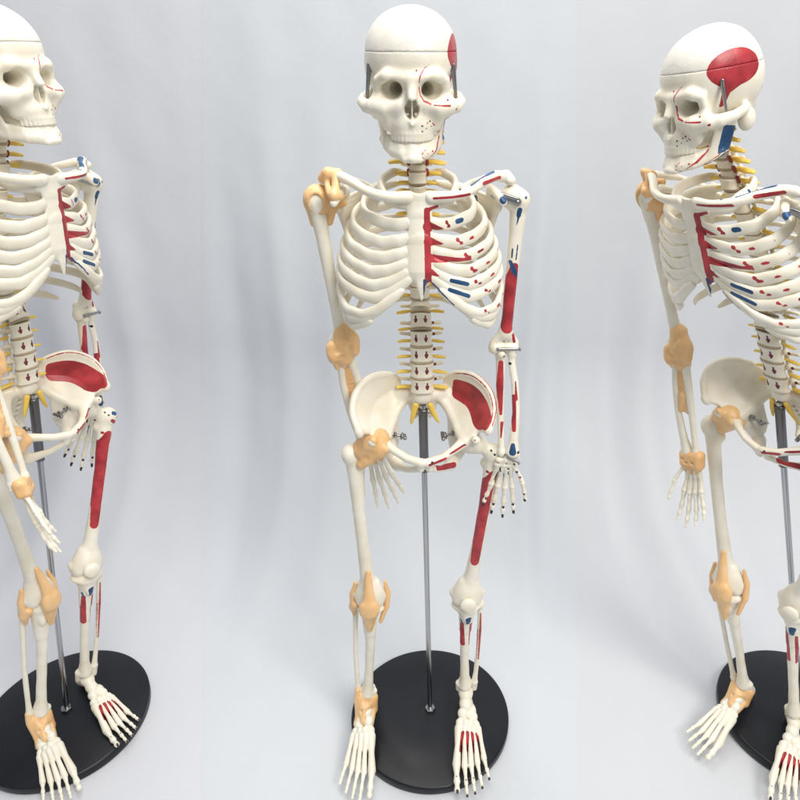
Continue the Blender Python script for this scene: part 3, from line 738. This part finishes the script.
    f.ell((0,-.1,-.35), (1.0,1.3,.8), 0); f.ell((-.1,-1.3,-.9), (.85,.85,.72), .25); f.ell((.2,-1.7,-1.6), (1.1,1.0,.7), .3)
    f.tube([(.1,.6,-1.5),(.15,1.9,-2.1),(.15,2.6,-2.5)], [.75,.85,.9], .3); f.tube([(.2,-.2,-1.8),(.6,-1.5,-2.0)], [.7,.6], .3)
    for (x,y,z,r) in [(-.55,-2.2,-1.35,.62),(.75,-2.3,-1.9,.62),(-1.0,-3.1,-1.7,.5),(-.25,-3.25,-1.55,.48),(.4,-3.2,-1.75,.46),(1.15,-3.0,-2.25,.45)]:
        f.ell((x,y,z), (r*1.12,r*1.05,r*.95), .12)
    mb = [(-1.15,-3.7,-1.95),(-.45,-3.85,-1.75),(.15,-3.8,-1.85),(.75,-3.7,-2.1),(1.4,-3.4,-2.5)]
    mt = [(-1.75,-7.0,-3.05),(-.72,-7.25,-3.05),(.12,-7.15,-3.1),(.95,-6.85,-3.15),(1.85,-6.3,-3.2)]
    for i, (b, t) in enumerate(zip(mb, mt)):
        w = 1.35 if i == 0 else 1
        m = ((b[0]+t[0])/2, (b[1]+t[1])/2, (b[2]+t[2])/2+.22)
        f.tube([b, m, t], [.47*w,.30*w,.39*w], .07)
    f.rough(.02, 2.2, 4)
    V, Q = f.mesh()
    pn = {'red': [line([((mb[i][0]+mb[i+1][0])/2+.04,-4.4),((mt[i][0]+mt[i+1][0])/2,-6.0)], [.27,.15],'xy',lambda V: V[:,2]+3.3) for i in range(4)]}
    put_lib('foot/L', V, Q, M_BONE, pn); V, Q = flipx(V, Q); put_lib('foot/R', V, Q, M_BONE)
    for i, (t, ln) in enumerate(zip(mt, (2.5,2.7,2.55,2.3,1.95))):
        w = 1.3 if i == 0 else .95
        dv = np.array((-.04+.055*i,-1,.02)); dv /= np.linalg.norm(dv); p = np.array(t) + dv*.36
        g = Field((t[0]-.9,t[1]-3.6,-3.75), (t[0]+1.2,t[1]+.2,-2.3), .065)
        segs = ((.52,.27),(.34,.24)) if i == 0 else ((.5,.23),(.24,.2),(.18,.18))
        z1 = -3.3; bones = []
        for s, (l, r) in enumerate(segs):
            q = p + dv*l*ln; q[2] = z1 + (.12 if s == 0 and i else .03)
            g.tube([p, (p+q)/2, q], [r*w*1.32,r*w*.9,r*w*1.2], .04); p = q + dv*.03
        V, Q = g.mesh(); ye = V[:,1].min()
        pn = {'dark': [line([(t[0]+dv[0]*1.0*ln, t[1]-.55*ln)], .13,'xy'), line([(V[V[:,1] < ye+.3][:,0].mean(), ye+.1)], .2,'xy')]} 
        put_lib('toe/%dL' % i, V, Q, M_BONE, pn); V, Q = flipx(V, Q); put_lib('toe/%dR' % i, V, Q, M_BONE)
build_leg()

# ================================================================== LIGAMENTS of the right side (built on the left, then mirrored)
def lig(key, f, seed=1, paint=None, amp=.05):
    f.rough(amp, 2.6, seed); V, Q = f.mesh(); V, Q = flipx(V, Q); put_lib(key, V, Q, M_LIG, paint)
def build_ligaments():
    # shoulder: two pads above and a sling round the head of the humerus, in body coordinates
    f = Field((5.6,-3.2,67.2), (10.6,2,73), .09)
    f.tube([(7.0,-.5,71.7),(7.8,-.35,71.7),(8.3,.0,71.3)], [.52,.62,.55], 0); f.tube([(7.2,-.9,71.4),(7.2,-1.7,70.2)], [.35,.4], .3); f.tube([(7.3,-1.8,70.1),(6.6,-1.2,69.9)], [.5,.3], .25)
    f.tube([(8.0,-.5,71.2),(7.7,-1.6,70.2)], [.28,.28], .25)
    lig('ligament/shoulder_top', f, 3)
    f = Field((-2.6,-2.0,-3.2), (2.4,2,1.8), .09)
    f.ell((.15,0,-.1), (1.42,1.32,1.42), 0); f.tube([(-.9,0,-.9),(-.5,0,-2.2)], [.5,.35], .3); f.tube([(1.0,0,-.5),(.95,0,-2.2)], [.45,.3], .3); f.tube([(-.9,-.1,-.8),(-2.0,.1,-.6)], [.42,.35], .3); f.tube([(-.7,-.1,.9),(-1.8,-.2,.9)], [.35,.3], .3)
    f.ell((.3,-1.3,-.3), (.62,.9,.95), .2, sub=True); f.ell((0,-.9,-2.4), (.3,.9,.8), .2, sub=True)
    lig('ligament/shoulder_sling', f, 4)
    f = Field((-2.3,-1.8,-17.5), (2.3,2,-12.2), .09)
    f.tube([(-.3,0,-13.0),(-.2,0,-14.6),(.1,.1,-16.0)], [1.0,1.22,1.05], 0, flat=((0,1,0),1.15)); f.ell((1.0,-.25,-15.1), (.78,.85,1.15), .2); f.ell((-1.1,-.25,-14.4), (.68,.8,1.45), .2); f.tube([(-.9,-.8,-13.6),(.9,-.85,-15.6)], [.3,.35], .25); f.ell((.1,-1.2,-15.6), (.45,.4,.35), .2, sub=True); f.ell((.2,-1.35,-14.9), (.55,.4,.35), .2, sub=True)
    f.tube([(1.1,-.2,-16),(.9,-.1,-17.0)], [.5,.3], .3)
    lig('ligament/elbow', f, 5, None, .08)
    # sheet between the two forearm bones
    f = Field((-1.0,-.8,-7.8), (1.6,.8,-1.6), .08)
    for q in np.linspace(0,1,9): f.tube([(-.42,.05,-2.2-4.6*q),(.95-.2*q,-.1,-2.8-3.6*q*(.6+.4*q))], [.26+.12*math.sin(q*5)**2,.2], .25, flat=((0,1,0),1.3))
    f.tube([(.2,-.1,-5.0),(.75,-.15,-6.6)], [.42,.3], .3)
    lig('ligament/forearm', f, 6)
    f = Field((-1.9,-1.2,-2.6), (2.0,1.2,.9), .07)
    f.box((0,-.02,-.35), (1.45,.72,.95), .5, 0); f.tube([(-1.0,0,.3),(1.0,0,.3)], .5, .3); f.tube([(-.9,-.1,-1.1),(-.8,-.1,-1.6)], [.4,.25], .25); f.tube([(0,-.1,-1.1),(0,-.1,-1.75)], [.4,.25], .25); f.tube([(.7,-.1,-1.1),(.75,-.1,-1.65)], [.4,.25], .25)
    for (x,z) in ((-.45,-.5),(.35,-.6),(0,-1.1),(.85,-.25)): f.ell((x,-.75,z), (.25,.2,.14), .12, sub=True)
    lig('ligament/wrist', f, 7)
    # hip capsule (body coordinates of the rest pose)
    f = Field((2.8,-4.4,42), (8.2,1.2,47.4), .09)
    f.tube([(5.0,-1.5,45.2),(6.3,-1.25,44.2)], [1.6,1.3], 0); f.tube([(5.2,-2.9,46.2),(6.7,-2.2,44.4)], [.45,.45], .4); f.tube([(4.0,-2.7,45.0),(6.6,-2.1,42.9)], [.5,.55], .4)
    f.ell((6.2,-2.95,44.0), (.4,.3,.3), .3, sub=True)
    lig('ligament/hip', f, 8)
    # knee: tendon through the kneecap, two side bands (femur coordinates)
    f = Field((-2.2,-3.2,-27), (2.2,-.2,-16.4), .09)
    f.tube([(.2,-1.0,-16.9),(.1,-1.55,-19),(.0,-2.0,-21.0)], [.32,.55,.85], 0, flat=((0,1,0),1.4)); f.ell((0,-2.05,-21.6), (1.25,.72,1.25), .4); f.tube([(0,-1.9,-22.4),(0,-1.4,-24.3),(0,-1.2,-25.8)], [1.05,.72,.4], .35, flat=((0,1,0),1.5))
    lig('ligament/knee_front', f, 9, None, .06)
    f = Field((1.0,-1.2,-27), (3.0,1.6,-18.4), .08)
    f.tube([(1.75,.2,-19.6),(2.1,.25,-21.4),(2.05,.35,-23.4),(1.9,.5,-25.0)], [.25,.45,.55,.3], 0, flat=((1,0,0),1.2)); f.tube([(1.7,-.2,-22.8),(1.9,.4,-23.6)], [.5,.6], .3)
    lig('ligament/knee_outer', f, 10)
    f = Field((-3.0,-1.2,-27), (-1.0,1.6,-18.4), .08)
    f.tube([(-1.75,.1,-19.3),(-2.1,.1,-21.0),(-2.0,-.1,-23.0),(-1.3,-.4,-25.2)], [.22,.4,.42,.3], 0, flat=((1,0,0),1.2))
    lig('ligament/knee_inner', f, 11)
    f = Field((-2.3,-3.2,-3.4), (2.5,2.6,2.6), .085)
    f.ell((.1,.05,-.2), (1.45,1.45,1.4), 0); f.tube([(1.15,-.2,1.6),(1.2,-.3,.3),(1.0,-1.2,-1.2)], [.35,.55,.5], .3); f.tube([(-1.1,-.1,.3),(-1.0,-.4,-1.6)], [.5,.55], .3); f.tube([(.2,-1.0,-.6),(.1,-2.1,-1.3)], [.85,.6], .4); f.tube([(.7,-.9,-1.0),(1.2,-2.2,-2.0)], [.6,.4], .3)
    f.tube([(-.9,-.9,-1.4),(-.9,-2.4,-1.7)], [.5,.4], .3)
    f.ell((-.3,-1.3,.95), (.75,.7,.75), .25, sub=True); f.ell((.55,-1.75,-.3), (.3,.25,.22), .15, sub=True)
    lig('ligament/ankle', f, 12)
build_ligaments()

# ================================================================== STAND AND FITTINGS
V, Q = lathe([(.01,0),(10.55,0),(10.7,.1),(10.75,.25),(10.75,1.05),(10.7,1.2),(10.5,1.3),(4,1.34),(.01,1.34)], 128); put_lib('base_plate', V, Q, M_BASE)
V, Q = lathe([(.01,0),(.62,0),(.72,.06),(.72,.42),(.62,.5),(.01,.5)], 6); LIB['nut'] = mesh_obj_data('nut', V, Q, M_STEEL, None, False)
V, Q = lathe([(.01,0),(.33,0),(.33,1),(.01,1)], 40); LIB['pole'] = mesh_obj_data('pole', V, Q, M_CHROME)
V, Q = lathe([(.01,0),(.46,0),(.50,.03),(.50,5.7),(.52,5.75),(.52,5.95),(.01,5.95)], 40); LIB['sleeve'] = mesh_obj_data('sleeve', V, Q, M_SLEEVE)
def fittings():
    f = Field((-1.0,-.8,-.8), (1.3,.8,.8), .05)
    f.tube([(-.6,0,0),(.6,0,0)], .16, 0); f.ell((.45,0,0), (.18,.42,.42), .05); f.tube([(.75,-.5,.1),(.75,.5,-.1)], [.2,.2], .06); f.ell((-.3,0,0), (.12,.35,.35), .05)
    V, Q = f.mesh(); put_lib('wing_bolt', V, Q, M_STEEL)
    f = Field((-1.6,-.6,-.7), (1.6,.6,.7), .05)
    f.tube([(-1.2,0,.1),(1.0,0,-.1)], [.34,.36], 0); f.tube([(-.9,-.3,.35),(.9,-.3,.2)], .14, .06); f.ell((.95,-.35,-.1), (.22,.16,.22), .05)
    V, Q = f.mesh(); put_lib('shoulder_hinge', V, Q, M_STEEL)
    f = Field((-1.6,-.4,-.4), (1.6,.4,.4), .04)
    f.tube([(-1.1,0,0),(1.0,0,-.1)], .13, 0); f.ell((1.1,0,-.1), (.12,.24,.24), .04); f.ell((-1.1,0,0), (.1,.2,.2), .04)
    V, Q = f.mesh(); put_lib('joint_pin', V, Q, M_STEEL)
    f = Field((-.5,-.5,-3), (.5,.5,.3), .05)
    f.tube([(0,0,0),(.05,0,-1.2),(.15,.05,-2.3)], [.24,.22,.1], 0); f.rough(.03, 3, 1)
    V, Q = f.mesh(); put_lib('cauda_nerve', V, Q, M_NERVE)
fittings()

# ================================================================== ASSEMBLY
def M4(rot=None, loc=(0,0,0), sc=None):
    m = Matrix.Translation(Vector(loc)*CM)
    if rot is not None: m = m @ rot
    if sc is not None: m = m @ Matrix.Diagonal((sc[0], sc[1], sc[2], 1))
    return m
Rz = lambda a: Matrix.Rotation(math.radians(a), 4, 'Z'); Rx = lambda a: Matrix.Rotation(math.radians(a), 4, 'X'); Ry = lambda a: Matrix.Rotation(math.radians(a), 4, 'Y')
WANT, ACT = {}, {}
def part(key, name, parent, mat=None, label=None):
    """mat: placement within the parent; a leaning frame is baked into a mesh of its own"""
    mat = mat if mat is not None else Matrix.Identity(4)
    I = Matrix.Identity(4)
    want = WANT.get(parent.name, I) @ mat
    rel = ACT.get(parent.name, I).inverted() @ want
    m3 = rel.to_3x3(); c = [m3.col[i].normalized() for i in range(3)]
    me = LIB[key]
    if max(abs(c[0].dot(c[1])), abs(c[0].dot(c[2])), abs(c[1].dot(c[2]))) > 1e-3:
        me = me.copy(); me.transform(m3.to_4x4()); rel = Matrix.Translation(rel.translation)
    o = bpy.data.objects.new(name, me); C.objects.link(o); o.parent = parent
    o.matrix_basis = rel
    WANT[o.name] = want; ACT[o.name] = ACT.get(parent.name, I) @ rel
    if label: o['label'] = label
    return o
def bone_frame(P, Q, L0, fwd=(0,-1,0)):
    """frame whose -z runs from P to Q (cm), -y towards fwd, stretched along the shaft only"""
    P, Q = Vector(P), Vector(Q); z = (P - Q).normalized(); y = -Vector(fwd); y = (y - y.dot(z)*z).normalized(); x = y.cross(z)
    m = Matrix(((x.x,y.x,z.x,0),(x.y,y.y,z.y,0),(x.z,y.z,z.z,0),(0,0,0,1)))
    return Matrix.Translation(P*CM) @ m @ Matrix.Diagonal((1,1,(P-Q).length/L0,1))
def vrot(v, m): return (m.to_3x3() @ Vector(v))

def skeleton(cfg):
    root = bpy.data.objects.new('skeleton_model', None); C.objects.link(root)
    root.location = Vector((*cfg['base'], 0))*CM; root.empty_display_size = .1
    root['label'] = cfg['label']; root['category'] = 'skeleton model'; root['group'] = 'anatomical skeleton models on round black stands'
    YR = Ry(cfg.get('roll', 0)) @ Rz(cfg['yaw'])
    SH = Matrix.Identity(4); SH[0][2], SH[1][2] = cfg['lean']
    lower = Matrix.Translation(Vector(cfg.get('off', (0,0,0)))*CM) @ SH @ Rx(cfg.get('tip', 0)) @ YR @ Matrix.Diagonal((1,1,cfg.get('zs',1),1))      # body frame in the root's frame
    at = lambda v: (lower @ (Vector(v)*CM))/CM
    pt = lambda d, k: Vector(d[k + '_root']) if k + '_root' in d else at(d[k])
    # stand
    part('base_plate', 'base_plate', root, M4(), None)
    part('nut', 'nut', root, M4(None, (0,.3,1.33)))
    top = lower @ (Vector((0,.9,48.2))*CM); foot = Vector((0,.3,1.3))*CM
    d = top - foot; q = d.to_track_quat('Z','Y').to_matrix().to_4x4()
    part('pole', 'pole', root, Matrix.Translation(foot) @ q @ Matrix.Diagonal((1,1,d.length/CM,1)))
    ss = (d.length/CM - cfg.get('sleeve', 8.2))
    part('sleeve', 'pole_sleeve', root, Matrix.Translation(foot + d.normalized()*ss*CM) @ q @ Matrix.Diagonal((1,1,1.3,1)))
    # spine
    prev = None
    for i, (kind, z, y, sc) in enumerate(VERT):
        nx = VERT[min(i+1, len(VERT)-1)]; pv = VERT[max(i-1, 0)]
        tilt = math.degrees(math.atan2(pv[2]-nx[2], pv[1]-nx[1]))
        v = part('vertebra/' + kind, 'vertebra', root, lower @ M4(Rx(-tilt), (0,y,z), (sc,sc,sc)))
        if i+1 < len(VERT):
            rr = {'c': .82, 't': .95, 'l': 1.2}[kind]*sc
            part('intervertebral_disc', 'intervertebral_disc', root, lower @ M4(Rx(-tilt), (0,(y+nx[2])/2,(z+nx[1])/2), (rr, rr*.78, 1.0 if kind == 'l' else .8)))
        for s in (-1, 1):
            w = {'c': .62, 't': .75, 'l': .95}[kind]*sc; ln = {'c': 1.15, 't': .95, 'l': 1.05}[kind]
            part('nerve_root', 'nerve_root', v, M4(Rz(0 if s > 0 else 180) @ Rx(0), (s*w, {'c': .25, 't': .75, 'l': .9}[kind], -.55), (ln*(1.15 if kind == 'c' else 1.05), ln*1.2, 1.0 if kind == 'c' else .85)))
            if kind == 'c': part('artery', 'artery', v, M4(None, (s*.8,-.05,-.5), (1,1,1)))
    for s in (-1, 1): part('cauda_nerve', 'nerve_root', root, lower @ M4(Ry(-s*18), (s*.75,.9,48.2), (1.3,1,1)))
    # cage
    for i in range(1, 13):
        part('rib/%dL' % i, 'rib', root, lower, 'rib with small red muscle marks' if i < 11 else None); part('rib/%dR' % i, 'rib', root, lower)
    part('sternum', 'sternum', root, lower, 'breastbone with red comb-shaped muscle mark on one side')
    part('clavicle/L', 'clavicle', root, lower, 'collarbone with red and blue marks'); GR = Matrix.Diagonal((cfg.get('girdle', 1),1,1,1)); part('clavicle/R', 'clavicle', root, lower @ GR)
    part('scapula/L', 'scapula', root, lower, 'shoulder blade with blue marks'); part('scapula/R', 'scapula', root, lower @ GR)
    part('ligament/shoulder_top', 'ligament', root, lower @ GR)
    # head: pivot at the top of the neck
    hd = cfg['head']; s = hd.get('scale', .95)
    H = Matrix.Translation((at((0,.9,77.6)) + Vector(hd.get('off',(0,0,0))))*CM) @ Ry(hd.get('roll',0)) @ Rz(cfg['yaw'] + hd.get('yaw',0)) @ Rx(hd.get('nod',0)) @ M4(None, (0,-.9*s,-4.5*s*hd.get('zs',1)), (s,s*hd.get('ys',1),s*hd.get('zs',1)))
    sk = part('skull', 'skull', root, H, 'skull with red muscle lines around one eye socket')
    part('cranium_cap', 'cranium_cap', sk); mn = part('mandible', 'mandible', sk)
    for q in (-1, 1): part('jaw_spring', 'jaw_spring', sk, M4(Ry(-q*7) @ Rx(6), (q*3.5,-1.75,7.7)))
    # pelvis
    part('pelvis', 'pelvis', root, lower, 'pelvis with red patch on one iliac wing')
    for q in (-1, 1): part('wing_bolt', 'wing_bolt', root, lower @ M4(Rz(0 if q < 0 else 180) @ Ry(15), (q*2.75,-.2,45.2)))
    part('ligament/hip', 'ligament', root, lower)
    # arms
    for side, q in (('L', 1), ('R', -1)):
        a = cfg['arm' + side]
        S = at((q*8.8*(cfg.get('girdle', 1) if q < 0 else 1),.35,69.55))
        E, W, tp = pt(a, 'elbow'), pt(a, 'wrist'), pt(a, 'tip'); ef = vrot(a.get('fwd', (0,-1,0)), YR)
        hb = bone_frame(S, E, 14.6, ef)
        part('humerus/' + side, 'humerus', root, hb, 'upper arm bone painted red and blue' if q > 0 else None)
        ff = vrot(a['ffwd'], YR) if 'ffwd' in a else ef; fb = bone_frame(E, W, 11.9, ff)
        part('ulna/' + side, 'ulna', root, fb, 'forearm bone painted red' if q > 0 else None); part('radius/' + side, 'radius', root, fb, 'forearm bone painted red and blue' if q > 0 else None)
        hm = bone_frame(W, tp, 7.6, vrot(a['hfwd'], YR) if 'hfwd' in a else ff)
        h = part('hand/' + side, 'hand', root, hm, 'hand with dark marks on the fingers' if q > 0 else None)
        for k in range(5): part('finger/%d%s' % (k, side), 'finger', h)
        if q < 0:
            part('ligament/shoulder_sling', 'ligament', root, hb); part('ligament/elbow', 'ligament', root, hb)
            part('ligament/forearm', 'ligament', root, fb); part('ligament/wrist', 'ligament', root, hm)
        else:
            part('shoulder_hinge', 'shoulder_hinge', root, lower @ M4(Ry(12), (7.9,-.6,69.6)))
            part('joint_pin', 'joint_pin', root, fb @ M4(None, (.35,-.7,-.1)))
            part('joint_pin', 'joint_pin', root, fb @ M4(Ry(35), (.5,-.5,-11.9), (.8,.8,.8)))
    # legs
    for side, q in (('L', 1), ('R', -1)):
        g = cfg['leg' + side]
        Pw, Kw, Aw = at((q*HIP[0], HIP[1], HIP[2])), pt(g, 'knee'), pt(g, 'ankle')
        kf = vrot((0,-1,0), Rz(g.get('kyaw', cfg['yaw'])))
        fm = bone_frame(Pw, Kw, 22.6, kf)
        part('femur/' + side, 'femur', root, fm, 'thigh bone painted red' if q > 0 else None)
        part('patella/' + side, 'patella', root, fm @ M4(None, (0,-1.75,-21.6)))
        tm = bone_frame(Kw, Aw, 18.4, vrot((0,-1,0), Rz(g.get('syaw', g.get('kyaw', cfg['yaw'])))))
        part('tibia/' + side, 'tibia', root, tm, 'shin bone painted red and blue' if q > 0 else None); part('fibula/' + side, 'fibula', root, tm, 'calf bone painted red' if q > 0 else None)
        fs = g.get('fs', 1.06); ft = M4(Rz(g['toe']) @ Rx(g.get('pitch', 0)) , tuple(Aw), (fs*.85,fs,fs))
        fo = part('foot/' + side, 'foot', root, ft, 'foot with red marks between the toes' if q > 0 else None)
        for k in range(5): part('toe/%d%s' % (k, side), 'toe', fo)
        if q < 0:
            for nm in ('knee_front', 'knee_outer', 'knee_inner'): part('ligament/' + nm, 'ligament', root, fm)
            part('ligament/ankle', 'ligament', root, ft)
    return root

FIGS = [
    dict(label='skeleton model at the left end, turned to its own left, skull cropped by the frame', base=(-50,0), lean=(.184,-.07), off=(-2.6,4.3,-2.6), zs=1.044, tip=-4, yaw=69, head=dict(nod=3, yaw=0, roll=-3, scale=.93, off=(-.4,0,-.1)),
         armL=dict(elbow_root=(9.3,12.8,54.4), wrist_root=(7.6,12.6,41.6), tip_root=(4.5,10.8,34.5), hfwd=(-.6,-1,0)), armR=dict(elbow_root=(9.0,-5.4,55.5), wrist_root=(9.9,-7,43.6), tip_root=(11.6,-8.3,36.4), hfwd=(.7,-.7,0)),
         legL=dict(knee_root=(6.4,3.5,23), ankle_root=(2.5,2.5,5.2), toe=51, kyaw=45), legR=dict(knee_root=(3.1,-1.4,23), ankle_root=(-.4,-3.9,5.2), toe=38, kyaw=68, syaw=45)),
    dict(label='middle skeleton model facing straight ahead, one arm and leg painted red and blue', base=(0,0), lean=(-.015,0), yaw=2, head=dict(nod=4, yaw=0, zs=.955, off=(-.4,0,0)),
         armL=dict(elbow=(8.3,.2,55.0), wrist=(8.6,-2.6,43.7), tip=(8.1,-1.6,36.3)), armR=dict(elbow=(-7.9,.8,55.2), wrist=(-6.0,2.5,42.0), tip=(-4.0,3.6,34.0)),
         legL=dict(knee=(4.7,-1.6,22.8), ankle=(4.8,-.9,6.8), toe=2, pitch=4, fs=1.15), legR=dict(knee=(-6.9,-1.4,22.8), ankle=(-8.3,-1.2,6.1), toe=-4, pitch=5, fs=1.1)),
    dict(label='skeleton model at the right end, turned to its own right, red patch on its temple', base=(51,0), lean=(-.41,0), roll=-4, girdle=.92, off=(7.0,0,2.7), zs=.957, yaw=-56, head=dict(nod=2, roll=-9, yaw=-11, scale=.88, ys=.94, off=(1.1,0,-.2)),
         armL=dict(elbow_root=(-11.3,-6,57), wrist_root=(-9.2,-6,46), tip_root=(-9.0,-7,38.5)), armR=dict(elbow_root=(-23.7,5.8,52.6), wrist_root=(-20.7,3.8,40.0), tip_root=(-19.9,1.9,32.0)),
         legL=dict(knee_root=(-8,-3,23), ankle_root=(-3.8,-3.9,5.2), toe=-28, kyaw=-45), legR=dict(knee_root=(-14.4,.3,23), ankle_root=(-8.6,.6,5.2), toe=-52, kyaw=-45)),
]
for c in FIGS: skeleton(c)

# ================================================================== SETTING: three lengths of pale cloth, hung behind and drawn forward over the table
CAMY, CAMZ, PITCH = -60.2, 79.8, 26.9
def sheet_point(v):
    """profile: floor from y=-60, a wide curve, then the wall"""
    R = 34.0; y0 = 20.0; a = y0 + 60; arc = R*math.pi/2
    if v < a: return (-60 + v, 0.0, 0.0, 1.0)
    if v < a + arc:
        t = (v-a)/R; return (y0 + R*math.sin(t), R - R*math.cos(t), -math.sin(t), math.cos(t))
    return (y0 + R, R + v - a - arc, -1.0, 0.0)
def fold(u, v, folds):
    s = 0
    for (u0, slope, bend, w, amp, v0, v1) in folds:
        c = u0 + slope*(v-130) + bend*np.maximum(0, 130-v)**1.6*.01
        e = 1/(1+np.exp(-(v-v0)/9)) * 1/(1+np.exp((v-v1)/9))
        s = s + amp*np.exp(-((u-c)/w)**2)*e
    return s
def backdrop(name, edge0, edge1, mat, folds, dz, seed):
    nu, nv = 150, 230; vmax = 60+20+53.4+110; rg = np.random.RandomState(seed)
    vs = np.linspace(0, vmax, nv); V = []
    ph = rg.uniform(0, 6.28, 8)
    for v in vs:
        y, z, ny, nz = sheet_point(v)
        dep = (y - CAMY)*math.cos(math.radians(PITCH)) + (CAMZ - z)*math.sin(math.radians(PITCH))
        x0, x1 = edge0(dep), edge1(dep)
        for u in np.linspace(0, 1, nu):
            x = x0 + (x1-x0)*u
            wv = min(1, max(0, (v-75)/40))
            ef = min(1, (x - x0)/7 if x0 > -169 else 1, (x1 - x)/7 if x1 < 169 else 1); ef = ef*ef*(3 - 2*ef)
            d = ef*wv*(.25*math.sin(x*.13+ph[0]+.01*v) + .11*math.sin(x*.31+ph[1]-.012*v) + .05*math.sin(x*.7+ph[2]+.02*v)) + ef*fold(x, v, folds) + dz + ef*.05*math.sin(x*.5+v*.13+ph[3])*math.sin(v*.31+ph[4])
            V.append((x, y + ny*d, z + nz*d))
    i = np.arange(nv-1)[:,None]*nu + np.arange(nu-1)[None,:]
    Q = np.stack([i, i+1, i+1+nu, i+nu], -1).reshape(-1, 4)
    me = mesh_obj_data(name, np.array(V), Q, mat); o = bpy.data.objects.new(name, me); C.objects.link(o); o['kind'] = 'structure'; return o
SEAM_L, SEAM_R = -.351, .226
backdrop('backdrop', lambda d: -170, lambda d: SEAM_L*d, cloth_material('cloth_left', (.66,.675,.72)), [(-68,.02,-.6,4,1.6,85,158),(-56,.0,-.5,3,1.0,90,158),(-90,.0,-.7,6,1.5,70,158)], 0, 1)
backdrop('backdrop', lambda d: SEAM_L*d, lambda d: SEAM_R*d, cloth_material('cloth_middle', (.64,.67,.71)), [(19,.01,-.45,2.2,1.3,88,158),(24,.0,-.5,3,-1.2,80,158),(-36,-.02,-.4,4,-1.5,90,158),(-27,-.0,-.4,2.5,1.1,92,158),(-18,-.0,-.4,3,1.0,92,158)], .05, 2)
backdrop('backdrop', lambda d: SEAM_R*d, lambda d: 170, cloth_material('cloth_right', (.635,.655,.69)), [(33,.0,.75,5,-2.0,70,158),(41,.0,.75,4,2.2,66,158),(54,.02,.6,4,1.3,80,158)], .02, 3)

# ================================================================== LIGHT AND CAMERA
sc = bpy.context.scene
w = bpy.data.worlds.new('World'); sc.world = w; w.use_nodes = True
bg = w.node_tree.nodes['Background']; bg.inputs[0].default_value = (.87,.94,1.0,1); bg.inputs[1].default_value = .33
def area(name, loc, target, size, power, col):
    l = bpy.data.lights.new(name, 'AREA'); l.shape = 'RECTANGLE'; l.size, l.size_y = size; l.energy = power; l.color = col
    o = bpy.data.objects.new(name, l); C.objects.link(o); o.location = loc
    o.rotation_euler = (Vector(target) - Vector(loc)).to_track_quat('-Z','Y').to_euler(); return o
area('ceiling_lamp', (-.1,.08,1.95), (0,.12,.5), (2.4,.7), 32.5, (1,.965,.92))
area('room_lamp', (1.0,-1.35,2.05), (0,-.05,.45), (.9,.9), 32, (1,.95,.885))
cd = bpy.data.cameras.new('camera'); cam = bpy.data.objects.new('camera', cd); C.objects.link(cam); sc.camera = cam
cam.location = (0, CAMY*CM, CAMZ*CM); cam.rotation_euler = (math.radians(90-PITCH), 0, 0)
cd.sensor_width = 36; cd.lens = 650/800*36; cd.shift_x = -.0375; cd.clip_start = .01; cd.clip_end = 50
sc.view_settings.view_transform = 'Standard'; sc.view_settings.look = 'None'; sc.view_settings.exposure = 0; sc.view_settings.gamma = 1
